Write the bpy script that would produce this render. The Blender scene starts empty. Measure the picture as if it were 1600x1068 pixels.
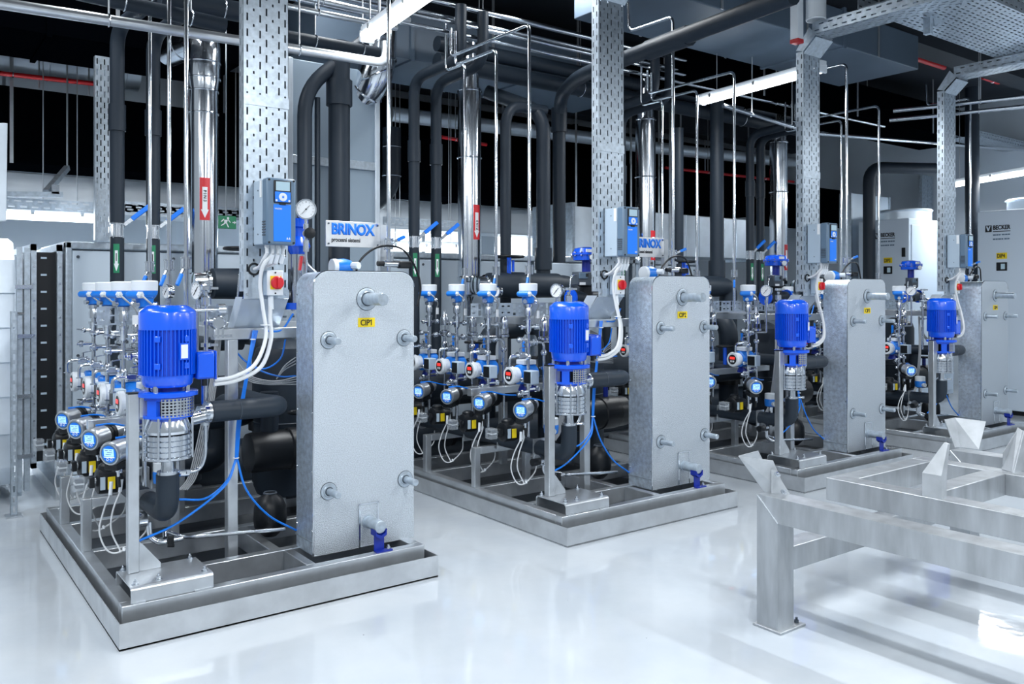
import bpy, bmesh, math, random
from mathutils import Vector, Matrix, Euler
random.seed(7)
S = bpy.context.scene
COL = S.collection
PI = math.pi
# ------------------------------------------------------------------ camera
# world: x runs along the row of skids, y runs away from their front edges, origin at the nearest tray corner
CAMP = Vector((-0.841, -4.044, 1.6)); YAW = 0.64; FPX = 1320.65; HORIZON = 455.1
cam = bpy.data.cameras.new('camera'); camo = bpy.data.objects.new('camera', cam); COL.objects.link(camo)
camo.location = CAMP; camo.rotation_euler = (PI / 2, 0, -YAW)
cam.sensor_width = 36; cam.lens = FPX / 1600 * 36; cam.shift_y = -(534 - HORIZON) / 1600; cam.clip_end = 200; cam.clip_start = .05
S.camera = camo
S.view_settings.view_transform = 'Standard'; S.view_settings.look = 'None'
S.view_settings.exposure = 0.33; S.view_settings.gamma = 1.0; S.view_settings.use_curve_mapping = False
S.cycles.max_bounces = 8; S.cycles.diffuse_bounces = 3; S.cycles.glossy_bounces = 4
# ------------------------------------------------------------------ world: the rest of the bright hall
wd = bpy.data.worlds.new('hall'); S.world = wd; wd.use_nodes = True
wd.node_tree.nodes['Background'].inputs[0].default_value = (0.78, 0.89, 1.0, 1)
wd.node_tree.nodes['Background'].inputs[1].default_value = 0.34
LAMP_W = 46.0
LAMP_COL = (0.94, 0.975, 1.0)

def at(u, v, x=None, y=None, z=None):
    """point of the place that the photograph shows at pixel u, v, on the given plane"""
    r = (u - 800) / FPX; up = (HORIZON - v) / FPX; c = math.cos(YAW); s = math.sin(YAW)
    d = Vector((r * c + s, -r * s + c, up))
    if x is not None: t = (x - CAMP.x) / d.x
    elif y is not None: t = (y - CAMP.y) / d.y
    else: t = (z - CAMP.z) / d.z
    return CAMP + d * t

# ------------------------------------------------------------------ materials
MATS = {}
def mat(name, col, metal=0.0, rough=0.5, coat=0.0, emit=0.0, bump=None, vary=None, alpha=None, trans=0.0, spec=0.5):
    m = bpy.data.materials.new(name); m.use_nodes = True; nt = m.node_tree; b = nt.nodes['Principled BSDF']
    b.inputs['Base Color'].default_value = (*col, 1); b.inputs['Metallic'].default_value = metal
    b.inputs['Roughness'].default_value = rough; b.inputs['Coat Weight'].default_value = coat
    b.inputs['Specular IOR Level'].default_value = spec
    if trans: b.inputs['Transmission Weight'].default_value = trans
    if emit:
        b.inputs['Emission Color'].default_value = (*col, 1); b.inputs['Emission Strength'].default_value = emit
    if alpha is not None: b.inputs['Alpha'].default_value = alpha
    tc = nt.nodes.new('ShaderNodeTexCoord')
    def noise(scale, stretch=(1, 1, 1), detail=4):
        mp = nt.nodes.new('ShaderNodeMapping'); mp.inputs['Scale'].default_value = stretch
        nt.links.new(tc.outputs['Object'], mp.inputs['Vector'])
        n = nt.nodes.new('ShaderNodeTexNoise'); n.inputs['Scale'].default_value = scale; n.inputs['Detail'].default_value = detail
        nt.links.new(mp.outputs['Vector'], n.inputs['Vector']); return n
    if vary:      # (scale, amount, stretch): blotchy colour of the surface itself
        n = noise(vary[0], vary[2] if len(vary) > 2 else (1, 1, 1))
        r = nt.nodes.new('ShaderNodeMapRange'); r.inputs[1].default_value = .3; r.inputs[2].default_value = .7
        r.inputs[3].default_value = 1 - vary[1]; r.inputs[4].default_value = 1 + vary[1]
        mx = nt.nodes.new('ShaderNodeMix'); mx.data_type = 'RGBA'; mx.blend_type = 'MULTIPLY'; mx.inputs[0].default_value = 1
        mx.inputs[6].default_value = (*col, 1)
        nt.links.new(n.outputs['Fac'], r.inputs[0]); nt.links.new(r.outputs[0], mx.inputs[7]); nt.links.new(mx.outputs[2], b.inputs['Base Color'])
    if bump:      # (scale, strength, stretch)
        n = noise(bump[0], bump[2] if len(bump) > 2 else (1, 1, 1))
        bp = nt.nodes.new('ShaderNodeBump'); bp.inputs['Strength'].default_value = bump[1]; bp.inputs['Distance'].default_value = .01
        nt.links.new(n.outputs['Fac'], bp.inputs['Height']); nt.links.new(bp.outputs['Normal'], b.inputs['Normal'])
    MATS[name] = m; return m

mat('steel', (.58, .615, .65), .8, .30, bump=(60, .05, (1, 1, .08)), vary=(9, .10))
mat('tray_shaded', (.05, .06, .075), .6, .34)  # shade between the frame beams is painted into this tray floor colour
mat('sheet', (.68, .70, .72), 1, .42, vary=(7, .12), bump=(25, .03))
mat('plate_steel', (.46, .49, .52), .6, .6, vary=(12, .12))
mat('stand_steel', (.48, .505, .53), .85, .42, vary=(14, .17, (1, 1, .22)), bump=(20, .03))
mat('chrome', (.74, .78, .83), 1, .14)
mat('fitting', (.66, .70, .75), 1, .22)
mat('galv', (.46, .53, .60), .6, .36, vary=(30, .16))
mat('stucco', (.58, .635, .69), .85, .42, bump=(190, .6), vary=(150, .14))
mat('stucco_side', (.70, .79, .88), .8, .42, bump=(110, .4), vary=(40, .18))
mat('duct_metal', (.68, .76, .84), .5, .38, vary=(3, .12))
mat('foil', (.62, .66, .70), .8, .38, bump=(2.5, .9, (.3, 1, 2)))
mat('motor_blue', (.002, .10, .78), 0, .24, coat=.6, spec=.6)
mat('panel_blue', (.004, .21, .92), 0, .4)
mat('instrument_blue', (.006, .19, .72), 0, .32, coat=.3)
mat('hose_blue', (.006, .20, .80), 0, .35)
mat('navy', (.003, .022, .30), 0, .4)
mat('insulation', (.017, .027, .041), 0, .5, bump=(14, .08), spec=.35)
mat('black', (.006, .008, .011), 0, .4, spec=.4)
mat('black_duct', (.0008, .0012, .002), 0, 1.0, bump=(4, .1), spec=0)
mat('dark_grey', (.055, .072, .095), 0, .4)
mat('cover_grey', (.115, .185, .27), 0, .4)
mat('housing_grey', (.42, .52, .62), 0, .42)
mat('paint_grey', (.62, .72, .83), 0, .42, spec=.4)
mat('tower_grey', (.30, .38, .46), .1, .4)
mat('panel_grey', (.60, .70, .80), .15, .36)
mat('white', (.72, .77, .82), 0, .38)
mat('cable_white', (.66, .69, .72), 0, .45)
mat('cable_grey', (.40, .42, .44), 0, .5)
mat('paper', (.80, .83, .86), 0, .5)
mat('ink', (.01, .012, .016), 0, .5)
mat('ink_blue', (.006, .19, .78), 0, .5)
mat('red', (.62, .02, .03), 0, .35)
mat('pipe_red', (.55, .01, .015), 0, .4)
mat('yellow', (.88, .66, .01), 0, .45)
mat('green', (.01, .22, .10), 0, .45)
mat('wall_paint', (.66, .74, .82), 0, .6, vary=(.8, .05))
mat('ceiling_paint', (.010, .016, .025), 0, .7, vary=(.5, .2))
mat('duct_paint', (.09, .13, .18), 0, .5, vary=(.8, .2))
mat('lcd', (.36, .68, 1.0), 0, .3, emit=.6)
mat('lcd_white', (.75, .92, 1.0), 0, .3, emit=.6)
mat('lcd_grey', (.36, .50, .58), 0, .25, emit=.15)
mat('led_red', (1.0, .05, .04), 0, .3, emit=.5)
mat('tube_light', (.93, .97, 1.0), 0, .4, emit=9.0)
mat('screen_green', (.0, .35, .12), 0, .3, emit=.4)
mat('clear', (.6, .66, .72), 0, .08, alpha=.30)
mat('pane', (.85, .94, 1.0), 0, .3, emit=3.2)
# floor: poured glossy epoxy with faint ripples, dust specks and dull worn patches
m = mat('epoxy', (.66, .75, .84), 0, .09, spec=.5)
nt = m.node_tree; b = nt.nodes['Principled BSDF']
tc = nt.nodes.new('ShaderNodeTexCoord')
def _n(scale, detail=3):
    n = nt.nodes.new('ShaderNodeTexNoise'); n.inputs['Scale'].default_value = scale; n.inputs['Detail'].default_value = detail
    nt.links.new(tc.outputs['Object'], n.inputs['Vector']); return n
def _ramp(src, a, b_, lo, hi):
    r = nt.nodes.new('ShaderNodeMapRange'); r.inputs[1].default_value = a; r.inputs[2].default_value = b_; r.inputs[3].default_value = lo; r.inputs[4].default_value = hi
    nt.links.new(src, r.inputs[0]); return r.outputs[0]
n1 = _n(1.1, 4); nt.links.new(_ramp(n1.outputs['Fac'], .35, .7, .035, .12), b.inputs['Roughness'])
n2 = _n(1.6, 5)
mx = nt.nodes.new('ShaderNodeMix'); mx.data_type = 'RGBA'; mx.blend_type = 'MIX'
mx.inputs[6].default_value = (.45, .495, .545, 1); mx.inputs[7].default_value = (.50, .54, .58, 1)
nt.links.new(_ramp(n2.outputs['Fac'], .4, .62, 0, 1), mx.inputs[0])
vor = nt.nodes.new('ShaderNodeTexVoronoi'); vor.inputs['Scale'].default_value = 4.5; nt.links.new(tc.outputs['Object'], vor.inputs['Vector'])
mx2 = nt.nodes.new('ShaderNodeMix'); mx2.data_type = 'RGBA'; mx2.inputs[7].default_value = (.05, .05, .05, 1)
nt.links.new(mx.outputs[2], mx2.inputs[6]); nt.links.new(_ramp(vor.outputs['Distance'], .012, .02, .8, 0), mx2.inputs[0])
nt.links.new(mx2.outputs[2], b.inputs['Base Color'])
bp = nt.nodes.new('ShaderNodeBump'); bp.inputs['Strength'].default_value = .06; bp.inputs['Distance'].default_value = .02
n3 = _n(7, 2); nt.links.new(n3.outputs['Fac'], bp.inputs['Height']); nt.links.new(bp.outputs['Normal'], b.inputs['Normal'])

# ------------------------------------------------------------------ mesh helpers
def V(*a): return Vector(a)
def frame(d):
    d = Vector(d).normalized(); a = V(0, 0, 1) if abs(d.z) < .9 else V(1, 0, 0)
    u = d.cross(a).normalized(); return u, d.cross(u).normalized(), d

class MB:
    """collects shapes; build() links them as ONE mesh object"""
    def __init__(s): s.v = []; s.f = []
    def add(s, vs, fs):
        o = len(s.v); s.v += [tuple(p) for p in vs]; s.f += [tuple(i + o for i in f) for f in fs]; return s
    def box(s, x0, x1, y0, y1, z0, z1):
        vs = [(x, y, z) for z in (z0, z1) for y in (y0, y1) for x in (x0, x1)]
        return s.add(vs, [(0, 2, 3, 1), (4, 5, 7, 6), (0, 1, 5, 4), (2, 6, 7, 3), (0, 4, 6, 2), (1, 3, 7, 5)])
    def cbox(s, c, sz, rz=0.0, ry=0.0):
        m = Matrix.Rotation(rz, 3, 'Z') @ Matrix.Rotation(ry, 3, 'Y'); c = Vector(c)
        vs = [c + m @ V(x * sz[0] / 2, y * sz[1] / 2, z * sz[2] / 2) for z in (-1, 1) for y in (-1, 1) for x in (-1, 1)]
        return s.add(vs, [(0, 2, 3, 1), (4, 5, 7, 6), (0, 1, 5, 4), (2, 6, 7, 3), (0, 4, 6, 2), (1, 3, 7, 5)])
    def bar(s, a, b, w, h):
        """rectangular bar from a to b; h is its vertical-ish size"""
        a = Vector(a); b = Vector(b); d = (b - a).normalized()
        up = V(0, 0, 1) if abs(d.z) < .95 else V(0, 1, 0)
        q = d.cross(up).normalized(); up = q.cross(d).normalized()
        vs = [p + q * i * w / 2 + up * j * h / 2 for p in (a, b) for i, j in ((-1, -1), (1, -1), (1, 1), (-1, 1))]
        return s.add(vs, [(3, 2, 1, 0), (4, 5, 6, 7), (0, 1, 5, 4), (1, 2, 6, 5), (2, 3, 7, 6), (3, 0, 4, 7)])
    def rev(s, a, b, prof, n=16, caps=True):
        """turned shape on the axis a->b; prof = [(t along in metres, radius)]"""
        a = Vector(a); u, w, d = frame(Vector(b) - a); vs = []; fs = []
        for t, r in prof:
            for i in range(n):
                an = 2 * PI * i / n; vs.append(a + d * t + (u * math.cos(an) + w * math.sin(an)) * max(r, 1e-5))
        for k in range(len(prof) - 1):
            for i in range(n):
                j = (i + 1) % n; fs.append((k * n + i, k * n + j, (k + 1) * n + j, (k + 1) * n + i))
        if caps:
            fs.append(tuple(range(n - 1, -1, -1))); o = (len(prof) - 1) * n; fs.append(tuple(o + i for i in range(n)))
        return s.add(vs, fs)
    def cyl(s, a, b, r, n=16, r2=None):
        L = (Vector(b) - Vector(a)).length
        return s.rev(a, b, [(0, r), (L, r if r2 is None else r2)], n)
    def torus(s, c, axis, R, r, n=24, m=8):
        u, w, d = frame(axis); c = Vector(c); vs = []; fs = []
        for i in range(n):
            a = 2 * PI * i / n; e = u * math.cos(a) + w * math.sin(a)
            for j in range(m):
                q = 2 * PI * j / m; vs.append(c + e * (R + r * math.cos(q)) + d * r * math.sin(q))
        for i in range(n):
            for j in range(m):
                i2 = (i + 1) % n; j2 = (j + 1) % m
                fs.append((i * m + j, i2 * m + j, i2 * m + j2, i * m + j2))
        return s.add(vs, fs)
    def sphere(s, c, r, n=14, sz=(1, 1, 1)):
        k = n // 2; vs = []; fs = []; c = Vector(c)
        for a in range(k + 1):
            th = PI * a / k
            for i in range(n):
                ph = 2 * PI * i / n
                vs.append(c + V(r * sz[0] * math.sin(th) * math.cos(ph), r * sz[1] * math.sin(th) * math.sin(ph), r * sz[2] * math.cos(th)))
        for a in range(k):
            for i in range(n):
                j = (i + 1) % n; fs.append((a * n + i, (a + 1) * n + i, (a + 1) * n + j, a * n + j))
        return s.add(vs, fs)
    def sweep(s, pts, r, n=10, caps=True):
        pts = [Vector(p) for p in pts]; vs = []; fs = []; u = None
        for k, p in enumerate(pts):
            d = (pts[min(k + 1, len(pts) - 1)] - pts[max(k - 1, 0)]).normalized()
            if u is None: u, w, _ = frame(d)
            else:
                u = (u - d * u.dot(d)).normalized(); w = d.cross(u)
            rr = r[k] if isinstance(r, (list, tuple)) else r
            for i in range(n):
                a = 2 * PI * i / n; vs.append(p + (u * math.cos(a) + w * math.sin(a)) * rr)
        for k in range(len(pts) - 1):
            for i in range(n):
                j = (i + 1) % n; fs.append((k * n + i, k * n + j, (k + 1) * n + j, (k + 1) * n + i))
        if caps:
            fs.append(tuple(range(n - 1, -1, -1))); o = (len(pts) - 1) * n; fs.append(tuple(o + i for i in range(n)))
        return s.add(vs, fs)
    def pipe(s, pts, r, bend=None, n=12, seg=6):
        """straight runs joined by rounded elbows"""
        pts = [Vector(p) for p in pts]; bend = bend or r * 2.4; out = [pts[0]]
        for k in range(1, len(pts) - 1):
            p = pts[k]; a = pts[k - 1] - p; b = pts[k + 1] - p; t = min(bend, a.length * .49, b.length * .49)
            A = p + a.normalized() * t; B = p + b.normalized() * t
            for i in range(seg + 1):
                q = i / seg; out.append(A * (1 - q) ** 2 + p * 2 * q * (1 - q) + B * q * q)
        out.append(pts[-1]); return s.sweep(out, r, n)
    def cable(s, pts, r, n=6, seg=6):
        P = [Vector(p) for p in pts]; P = [P[0] * 2 - P[1]] + P + [P[-1] * 2 - P[-2]]; out = []
        for k in range(1, len(P) - 2):
            for i in range(seg):
                t = i / seg; a, b, c, d = P[k - 1], P[k], P[k + 1], P[k + 2]
                out.append(.5 * ((2 * b) + (c - a) * t + (2 * a - 5 * b + 4 * c - d) * t * t + (3 * b - a - 3 * c + d) * t ** 3))
        out.append(P[-2]); return s.sweep(out, r, n)
    def prism(s, poly, d):
        """polygon (3-D points) pushed along d"""
        n = len(poly); d = Vector(d); A = [Vector(p) for p in poly]
        return s.add(A + [p + d for p in A], [tuple(range(n))] + [tuple(n + i for i in reversed(range(n)))] + [(i, n + i, n + (i + 1) % n, (i + 1) % n) for i in range(n)])
    def plate(s, q, t):
        """four-cornered plate of thickness t"""
        q = [Vector(p) for p in q]; nrm = (q[1] - q[0]).cross(q[3] - q[0]).normalized(); return s.prism(q, nrm * t)
    def perf(s, o, U, W, nu, nw, cu, cw, su, sw, stagger=True, fill=True):
        """perforated sheet: nu x nw cells of size cu x cw with a real slot in each cell"""
        o = Vector(o); U = Vector(U); W = Vector(W)
        def quad(a, b, c, d): s.add([o + U * a + W * c, o + U * b + W * c, o + U * b + W * d, o + U * a + W * d], [(0, 1, 2, 3)])
        H = nw * cw
        for i in range(nu):
            a = i * cu; b = a + cu; off = cw / 2 if (stagger and i % 2) else 0; z = 0
            if off: quad(a, b, 0, off)
            for j in range(nw - (1 if off else 0)):
                z = off + j * cw; h = sw if not (i % 3 == 1 and nu > 4) else su * 1.6
                x0 = a + (cu - su) / 2; x1 = x0 + su; y0 = z + (cw - h) / 2; y1 = y0 + h
                P = [(a, z), (b, z), (b, z + cw), (a, z + cw), (x0, y0), (x1, y0), (x1, y1), (x0, y1)]
                s.add([o + U * p + W * q for p, q in P], [(0, 1, 5, 4), (1, 2, 6, 5), (2, 3, 7, 6), (3, 0, 4, 7)])
            if off: quad(a, b, H - off, H)
        return s
    def build(s, name, m, parent=None, smooth=35, bevel=0, solid=0, kind=None, label=None):
        me = bpy.data.meshes.new(name); o = Vector((0, 0, 0))
        if parent is not None: o = Vector(parent.get('_o', (0, 0, 0)))
        me.from_pydata([tuple(Vector(p) - o) for p in s.v], [], s.f)
        if solid:
            bm = bmesh.new(); bm.from_mesh(me); bmesh.ops.remove_doubles(bm, verts=bm.verts, dist=1e-5); bm.to_mesh(me); bm.free(); smooth = 0
        me.update()
        me.materials.append(MATS[m])
        if smooth:
            me.polygons.foreach_set('use_smooth', [True] * len(me.polygons)); me.set_sharp_from_angle(angle=math.radians(smooth))
        ob = bpy.data.objects.new(name, me); COL.objects.link(ob)
        if parent is not None: ob.parent = parent; ob['_o'] = tuple(o)
        if bevel:
            md = ob.modifiers.new('bevel', 'BEVEL'); md.width = bevel; md.segments = 2; md.limit_method = 'ANGLE'; md.angle_limit = .6
        if solid:
            md = ob.modifiers.new('solid', 'SOLIDIFY'); md.thickness = solid
        if kind: ob['kind'] = kind
        if label: ob['label'] = label
        return ob

SKID = []        # things of the skid being built, copied afterwards for the other skids
REC = [None]
def thing(name, label, cat, loc=(0, 0, 0), group=None):
    o = bpy.data.objects.new(name, None); COL.objects.link(o); o.empty_display_size = .05
    o.location = loc; o['_o'] = tuple(loc); o['label'] = label; o['category'] = cat
    if group: o['group'] = group
    if REC[0] is not None: REC[0].append(o)
    return o
def tag(o, label, cat, group=None):
    """a thing that is one mesh"""
    o['label'] = label; o['category'] = cat
    if group: o['group'] = group
    if REC[0] is not None: REC[0].append(o)
    return o
def struct(mb, name, m, **k):
    return mb.build(name, m, kind='structure', **k)
def dup(root, d, fmt):
    r = root.copy(); COL.objects.link(r); r.location = root.location + Vector(d)
    for key in ('label', 'group'):
        if key in r: r[key] = fmt(r[key])
    for ch in list(root.children):
        c = ch.copy(); COL.objects.link(c); c.parent = r
        for g in ch.children:
            q = g.copy(); COL.objects.link(q); q.parent = c
    return r
def text(name, body, size, m, parent, loc, rot, bold=0.0, ext=.0006, align='LEFT', squeeze=1.0, fit=None):
    cu = bpy.data.curves.new(name, 'FONT'); cu.body = body; cu.size = size; cu.extrude = ext; cu.bevel_depth = bold; cu.bevel_resolution = 0; cu.align_x = align
    t = bpy.data.objects.new(name, cu); COL.objects.link(t)
    dg = bpy.context.evaluated_depsgraph_get(); me = bpy.data.meshes.new_from_object(t.evaluated_get(dg)); bpy.data.objects.remove(t); bpy.data.curves.remove(cu)
    if fit:
        xs_ = [v.co.x for v in me.vertices]; squeeze = fit / (max(xs_) - min(xs_))
    M = Matrix.Translation(Vector(loc) - Vector(parent.get('_o', (0, 0, 0)))) @ Euler(rot).to_matrix().to_4x4() @ Matrix.Scale(squeeze, 4, (1, 0, 0))
    me.transform(M); me.materials.clear(); me.materials.append(MATS[m])
    o = bpy.data.objects.new(name, me); COL.objects.link(o); o.parent = parent; o['_o'] = parent.get('_o', (0, 0, 0))
    return o
FRONT = (PI / 2, 0, 0)          # lettering that faces -y
LEFT = (PI / 2, 0, -PI / 2)     # lettering that faces -x
# ------------------------------------------------------------------ structure
struct(MB().box(-9, 16, -13, 9, -.12, 0), 'floor', 'epoxy')
struct(MB().box(-4, 14.2, -5.5, 7.4, 4.75, 4.9), 'ceiling', 'ceiling_paint')
wx = [at(594, 370, y=7.2).x, at(724, 370, y=7.2).x, at(772, 370, y=7.2).x, at(893, 370, y=7.2).x]
wz0, wz1 = 1.95, 2.78
b = MB().box(-4, 14.2, 7.2, 7.4, 0, wz0).box(-4, 14.2, 7.2, 7.4, wz1, 4.75)
b.box(-4, wx[0], 7.2, 7.4, wz0, wz1).box(wx[1], wx[2], 7.2, 7.4, wz0, wz1).box(wx[3], 14.2, 7.2, 7.4, wz0, wz1)
struct(b, 'wall_back', 'wall_paint')
struct(MB().box(14.0, 14.2, -5.5, 7.2, 0, 4.75), 'wall_right', 'wall_paint')
for i in (0, 1):
    x0, x1 = wx[2 * i], wx[2 * i + 1]; n = 2
    fr = MB()
    for k in range(n + 1):
        x = x0 + (x1 - x0) * k / n; fr.box(max(x - .03, x0), min(x + .03, x1), 7.19, 7.30, wz0, wz1)
    fr.box(x0, x1, 7.19, 7.30, wz0, wz0 + .05).box(x0, x1, 7.19, 7.30, wz1 - .05, wz1)
    w = struct(fr, 'window_%d' % (i + 1), 'white')
    for k in range(n):
        MB().box(x0 + (x1 - x0) * k / n + .03, x0 + (x1 - x0) * (k + 1) / n - .03, 7.26, 7.27, wz0 + .05, wz1 - .05).build('pane', 'pane', w)
# concrete-grey ceiling beams along the row
for i, (y, z) in enumerate(((-1.6, 4.4), (1.1, 4.45), (3.9, 4.4), (6.2, 4.4))):
    struct(MB().box(-4, 14.0, y - .16, y + .16, z, 4.75), 'trim_%d' % (i + 1), 'ceiling_paint')

# ------------------------------------------------------------------ fluorescent lamps (their own light sits in the builder)
def lamp(a, b, label, power=LAMP_W, w=.115, rods=True, grp='fluorescent lamps'):
    a = Vector(a); b = Vector(b); d = (b - a).normalized(); q = d.cross(V(0, 0, 1)).normalized(); L = (b - a).length
    t = thing('fluorescent_lamp', label, 'lamp', tuple((a + b) / 2), grp)
    MB().bar(a + V(0, 0, .035), b + V(0, 0, .035), w * .75, .05).build('housing', 'white', t, bevel=.006)
    mb = MB(); prof = []
    for i in range(9):
        an = PI * i / 8; prof.append((math.cos(an) * w / 2, -math.sin(an) * .055))
    vs = [p + q * x + V(0, 0, z) for p in (a + d * .03, b - d * .03) for x, z in prof]; n = len(prof)
    mb.add(vs, [(i, i + 1, n + i + 1, n + i) for i in range(n - 1)] + [tuple(range(n)), tuple(range(2 * n - 1, n - 1, -1)), (0, n, 2 * n - 1, n - 1)])
    mb.build('diffuser', 'tube_light', t)
    for p, e in ((a, d), (b, -d)):
        MB().cbox(p + e * .018 + V(0, 0, -.012), (.03, w * .98, .085) , rz=math.atan2(d.y, d.x)).build('end_cap', 'white', t, bevel=.01)
    for k in range(3):
        p = a.lerp(b, .12 + .38 * k)
        for sgn in (-1, 1):
            MB().cbox(p + q * sgn * w * .5 + V(0, 0, .01), (.03, .008, .04), rz=math.atan2(d.y, d.x)).build('clip', 'steel', t)
    if rods:
        for k in (.15, .85):
            p = a.lerp(b, k); MB().cyl(p + V(0, 0, .05), (p.x, p.y, 4.75), .005, 6).build('rod', 'steel', t)
    li = bpy.data.lights.new('lamp_glow', 'AREA'); li.shape = 'RECTANGLE'; li.size = L * .95; li.size_y = w; li.energy = power; li.color = LAMP_COL
    lo = bpy.data.objects.new('lamp_glow', li); COL.objects.link(lo); lo.parent = t
    lo.location = V(0, 0, -.075); lo.rotation_euler = (0, 0, math.atan2(d.y, d.x)); return t
LZ = 3.67
P = at(1095, 157, z=LZ); Q = at(1287, 104, z=LZ); P1 = at(572, 56, z=3.45)
lamp(P1, (P1.x - (P.x - Q.x), P1.y - (P.y - Q.y), 3.45), 'bright fluorescent lamp over the first aisle, nearest in the photo')
lamp(P, Q, 'bright fluorescent lamp passing behind the top of the third perforated column')
lamp(at(1478, 289, z=3.2), at(1640, 261, z=3.2), 'bright fluorescent lamp above the grey chillers at right edge')
for i, (x, y) in enumerate(((-1.4, -.1), (-1.4, -2.9), (1.6, -2.9), (4.6, -2.9), (7.6, -2.9), (1.6, -5.3), (4.6, -5.3), (-1.4, -5.3), (9.6, -2.6), (12.6, -2.6), (-1.6, 2.2), (.3, 2.2), (2.3, 2.2), (4.1, 1.5))):
    zz = 3.6 if i < 10 else 4.5  # high lamps are added out of view to brighten the air handler
    lamp((x, y + .75, zz), (x, y - .75, zz), ['ceiling lamp left of the first skid, out of the picture', 'ceiling lamp over the camera side of the left aisle', 'ceiling lamp over the open floor before the first skid',
         'ceiling lamp over the steel stand at right', 'ceiling lamp over the far right of the stand', 'ceiling lamp behind the viewer, middle of three', 'ceiling lamp behind the viewer, right one', 'ceiling lamp behind the viewer, left one', 'added unseen lamp far right of the stand, brightening the chillers', 'added unseen lamp brightening the right side, nearest the right wall', 'added unseen high lamp over the large duct at left', 'added unseen high lamp over the rear of the first skid', 'added unseen high lamp over the aisle behind the sign', 'added unseen high lamp over the rear of the second skid'][i], LAMP_W * (1.25 if i < 8 else .65 if i < 10 else .38))  # lamps near the chillers are added too, lifting the dark right side
lamp(at(-60, 329, y=4.6), at(150, 339, y=4.6), 'horizontal fluorescent lamp at far left above the air handler', 60, .13)
lamp(at(598, 384, y=4.6), at(722, 386, y=4.6), 'horizontal fluorescent lamp behind the nameplate sign, over grey panels', 70, .13)

# ------------------------------------------------------------------ air handling units behind the skids
AY = 3.25; AZ = 1.99
t = thing('air_handling_unit', 'long grey panelled air handler standing behind the skids', 'air handler', (.29, AY, 0))
xs = [.29, 1.9, 3.4, 4.9, 6.4, 7.6]
for k in range(5):
    a, c = xs[k] + .05, xs[k + 1] - .05
    p = MB().box(a, c, AY + .012, AY + .06, .14, AZ - .07).build('panel', 'panel_grey', t, bevel=.008)
    for (x, z) in ((a + .04, AZ - .12), (c - .04, AZ - .12), ((a + c) / 2, AZ - .12), (a + .04, 1.1), (c - .04, 1.1)):
        MB().cyl((x, AY + .012, z), (x, AY + .004, z), .012, 10).build('screw', 'dark_grey', p)
    MB().box(xs[k], xs[k] + .05, AY, AY + .08, .1, AZ).build('corner_post', 'galv', t, bevel=.01)
MB().box(xs[-1] - .05, xs[-1], AY, AY + .08, .1, AZ).build('corner_post', 'galv', t, bevel=.01)
MB().box(.29, 7.6, AY, AY + .08, AZ - .06, AZ).build('top_rail', 'galv', t, bevel=.01)
MB().box(.29, 7.6, AY + .08, 4.5, .1, AZ - .003).build('casing', 'panel_grey', t)
MB().box(.22, 7.6, AY - .02, 4.5, 0, .1).build('base_frame', 'steel', t)
# left: flexible connector, flange frames, big faceted duct
t = thing('flexible_duct_connector', 'black canvas duct connector between two riveted flanges at left', 'duct connector', (.15, AY, 0))
MB().box(.085, .235, AY + .06, 4.4, .3, AZ - .09).build('canvas', 'black', t)
for k in range(12):
    MB().box(.13, .17, AY + .05, AY + .062, .42 + .13 * k, .435 + .13 * k).build('stitch', 'housing_grey', t)
for x in (.06, .235):
    f = MB().box(x, x + .035, AY, 4.45, .26, .30).box(x, x + .035, AY, 4.45, AZ - .08, AZ - .03).box(x, x + .035, AY, AY + .05, .26, AZ - .03).build('flange', 'galv', t)
    for k in range(12):
        MB().cyl((x + .018, AY - .008, .36 + .13 * k), (x + .018, AY, .36 + .13 * k), .008, 8).build('rivet', 'fitting', f)
t = thing('large_duct', 'large ribbed sheet metal duct at the left edge of the picture', 'duct', (-1.2, AY + .5, 0))
prof = [(.42, .09), (.12, .13), (.03, .27), (.022, .52), (.0, .53), (.022, .80), (.0, .81), (.022, 1.06), (.0, 1.07), (.022, 1.32), (.0, 1.33), (.022, 1.58), (.0, 1.59), (.03, 1.84), (.12, 1.97), (.45, 2.02), (1.2, 2.02), (1.2, .09)]
MB().prism([(-3.2, AY + .06 + y, z) for y, z in prof], (3.16, 0, 0)).build('casing', 'duct_metal', t, smooth=0)
MB().box(-.035, .0, AY - .015, AY + .03, .1, 1.93).box(-.035, .0, AY + .03, AY + 1.2, .06, .12).build('flange', 'galv', t)
MB().box(.012, .05, AY - .015, AY + .03, .1, 1.93).build('flange', 'galv', t)
for z in (.35, .8, 1.25, 1.62):
    MB().box(-.05, .065, AY - .03, AY - .014, z, z + .03).build('clamp', 'fitting', t)
cut = MB(); c = at(-20, 190, y=AY + .22); cut.cyl(c, (c.x, c.y, 4.75), .008, 6)
cut.plate([at(-60, 190, y=AY + .2), at(12, 192, y=AY + .2), at(10, 345, y=AY + .2), at(-60, 345, y=AY + .2)], .05)
tag(cut.build('duct_flange_plate', 'duct_metal', bevel=.01), 'upright galvanised duct flange at the upper left edge', 'duct flange')
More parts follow.
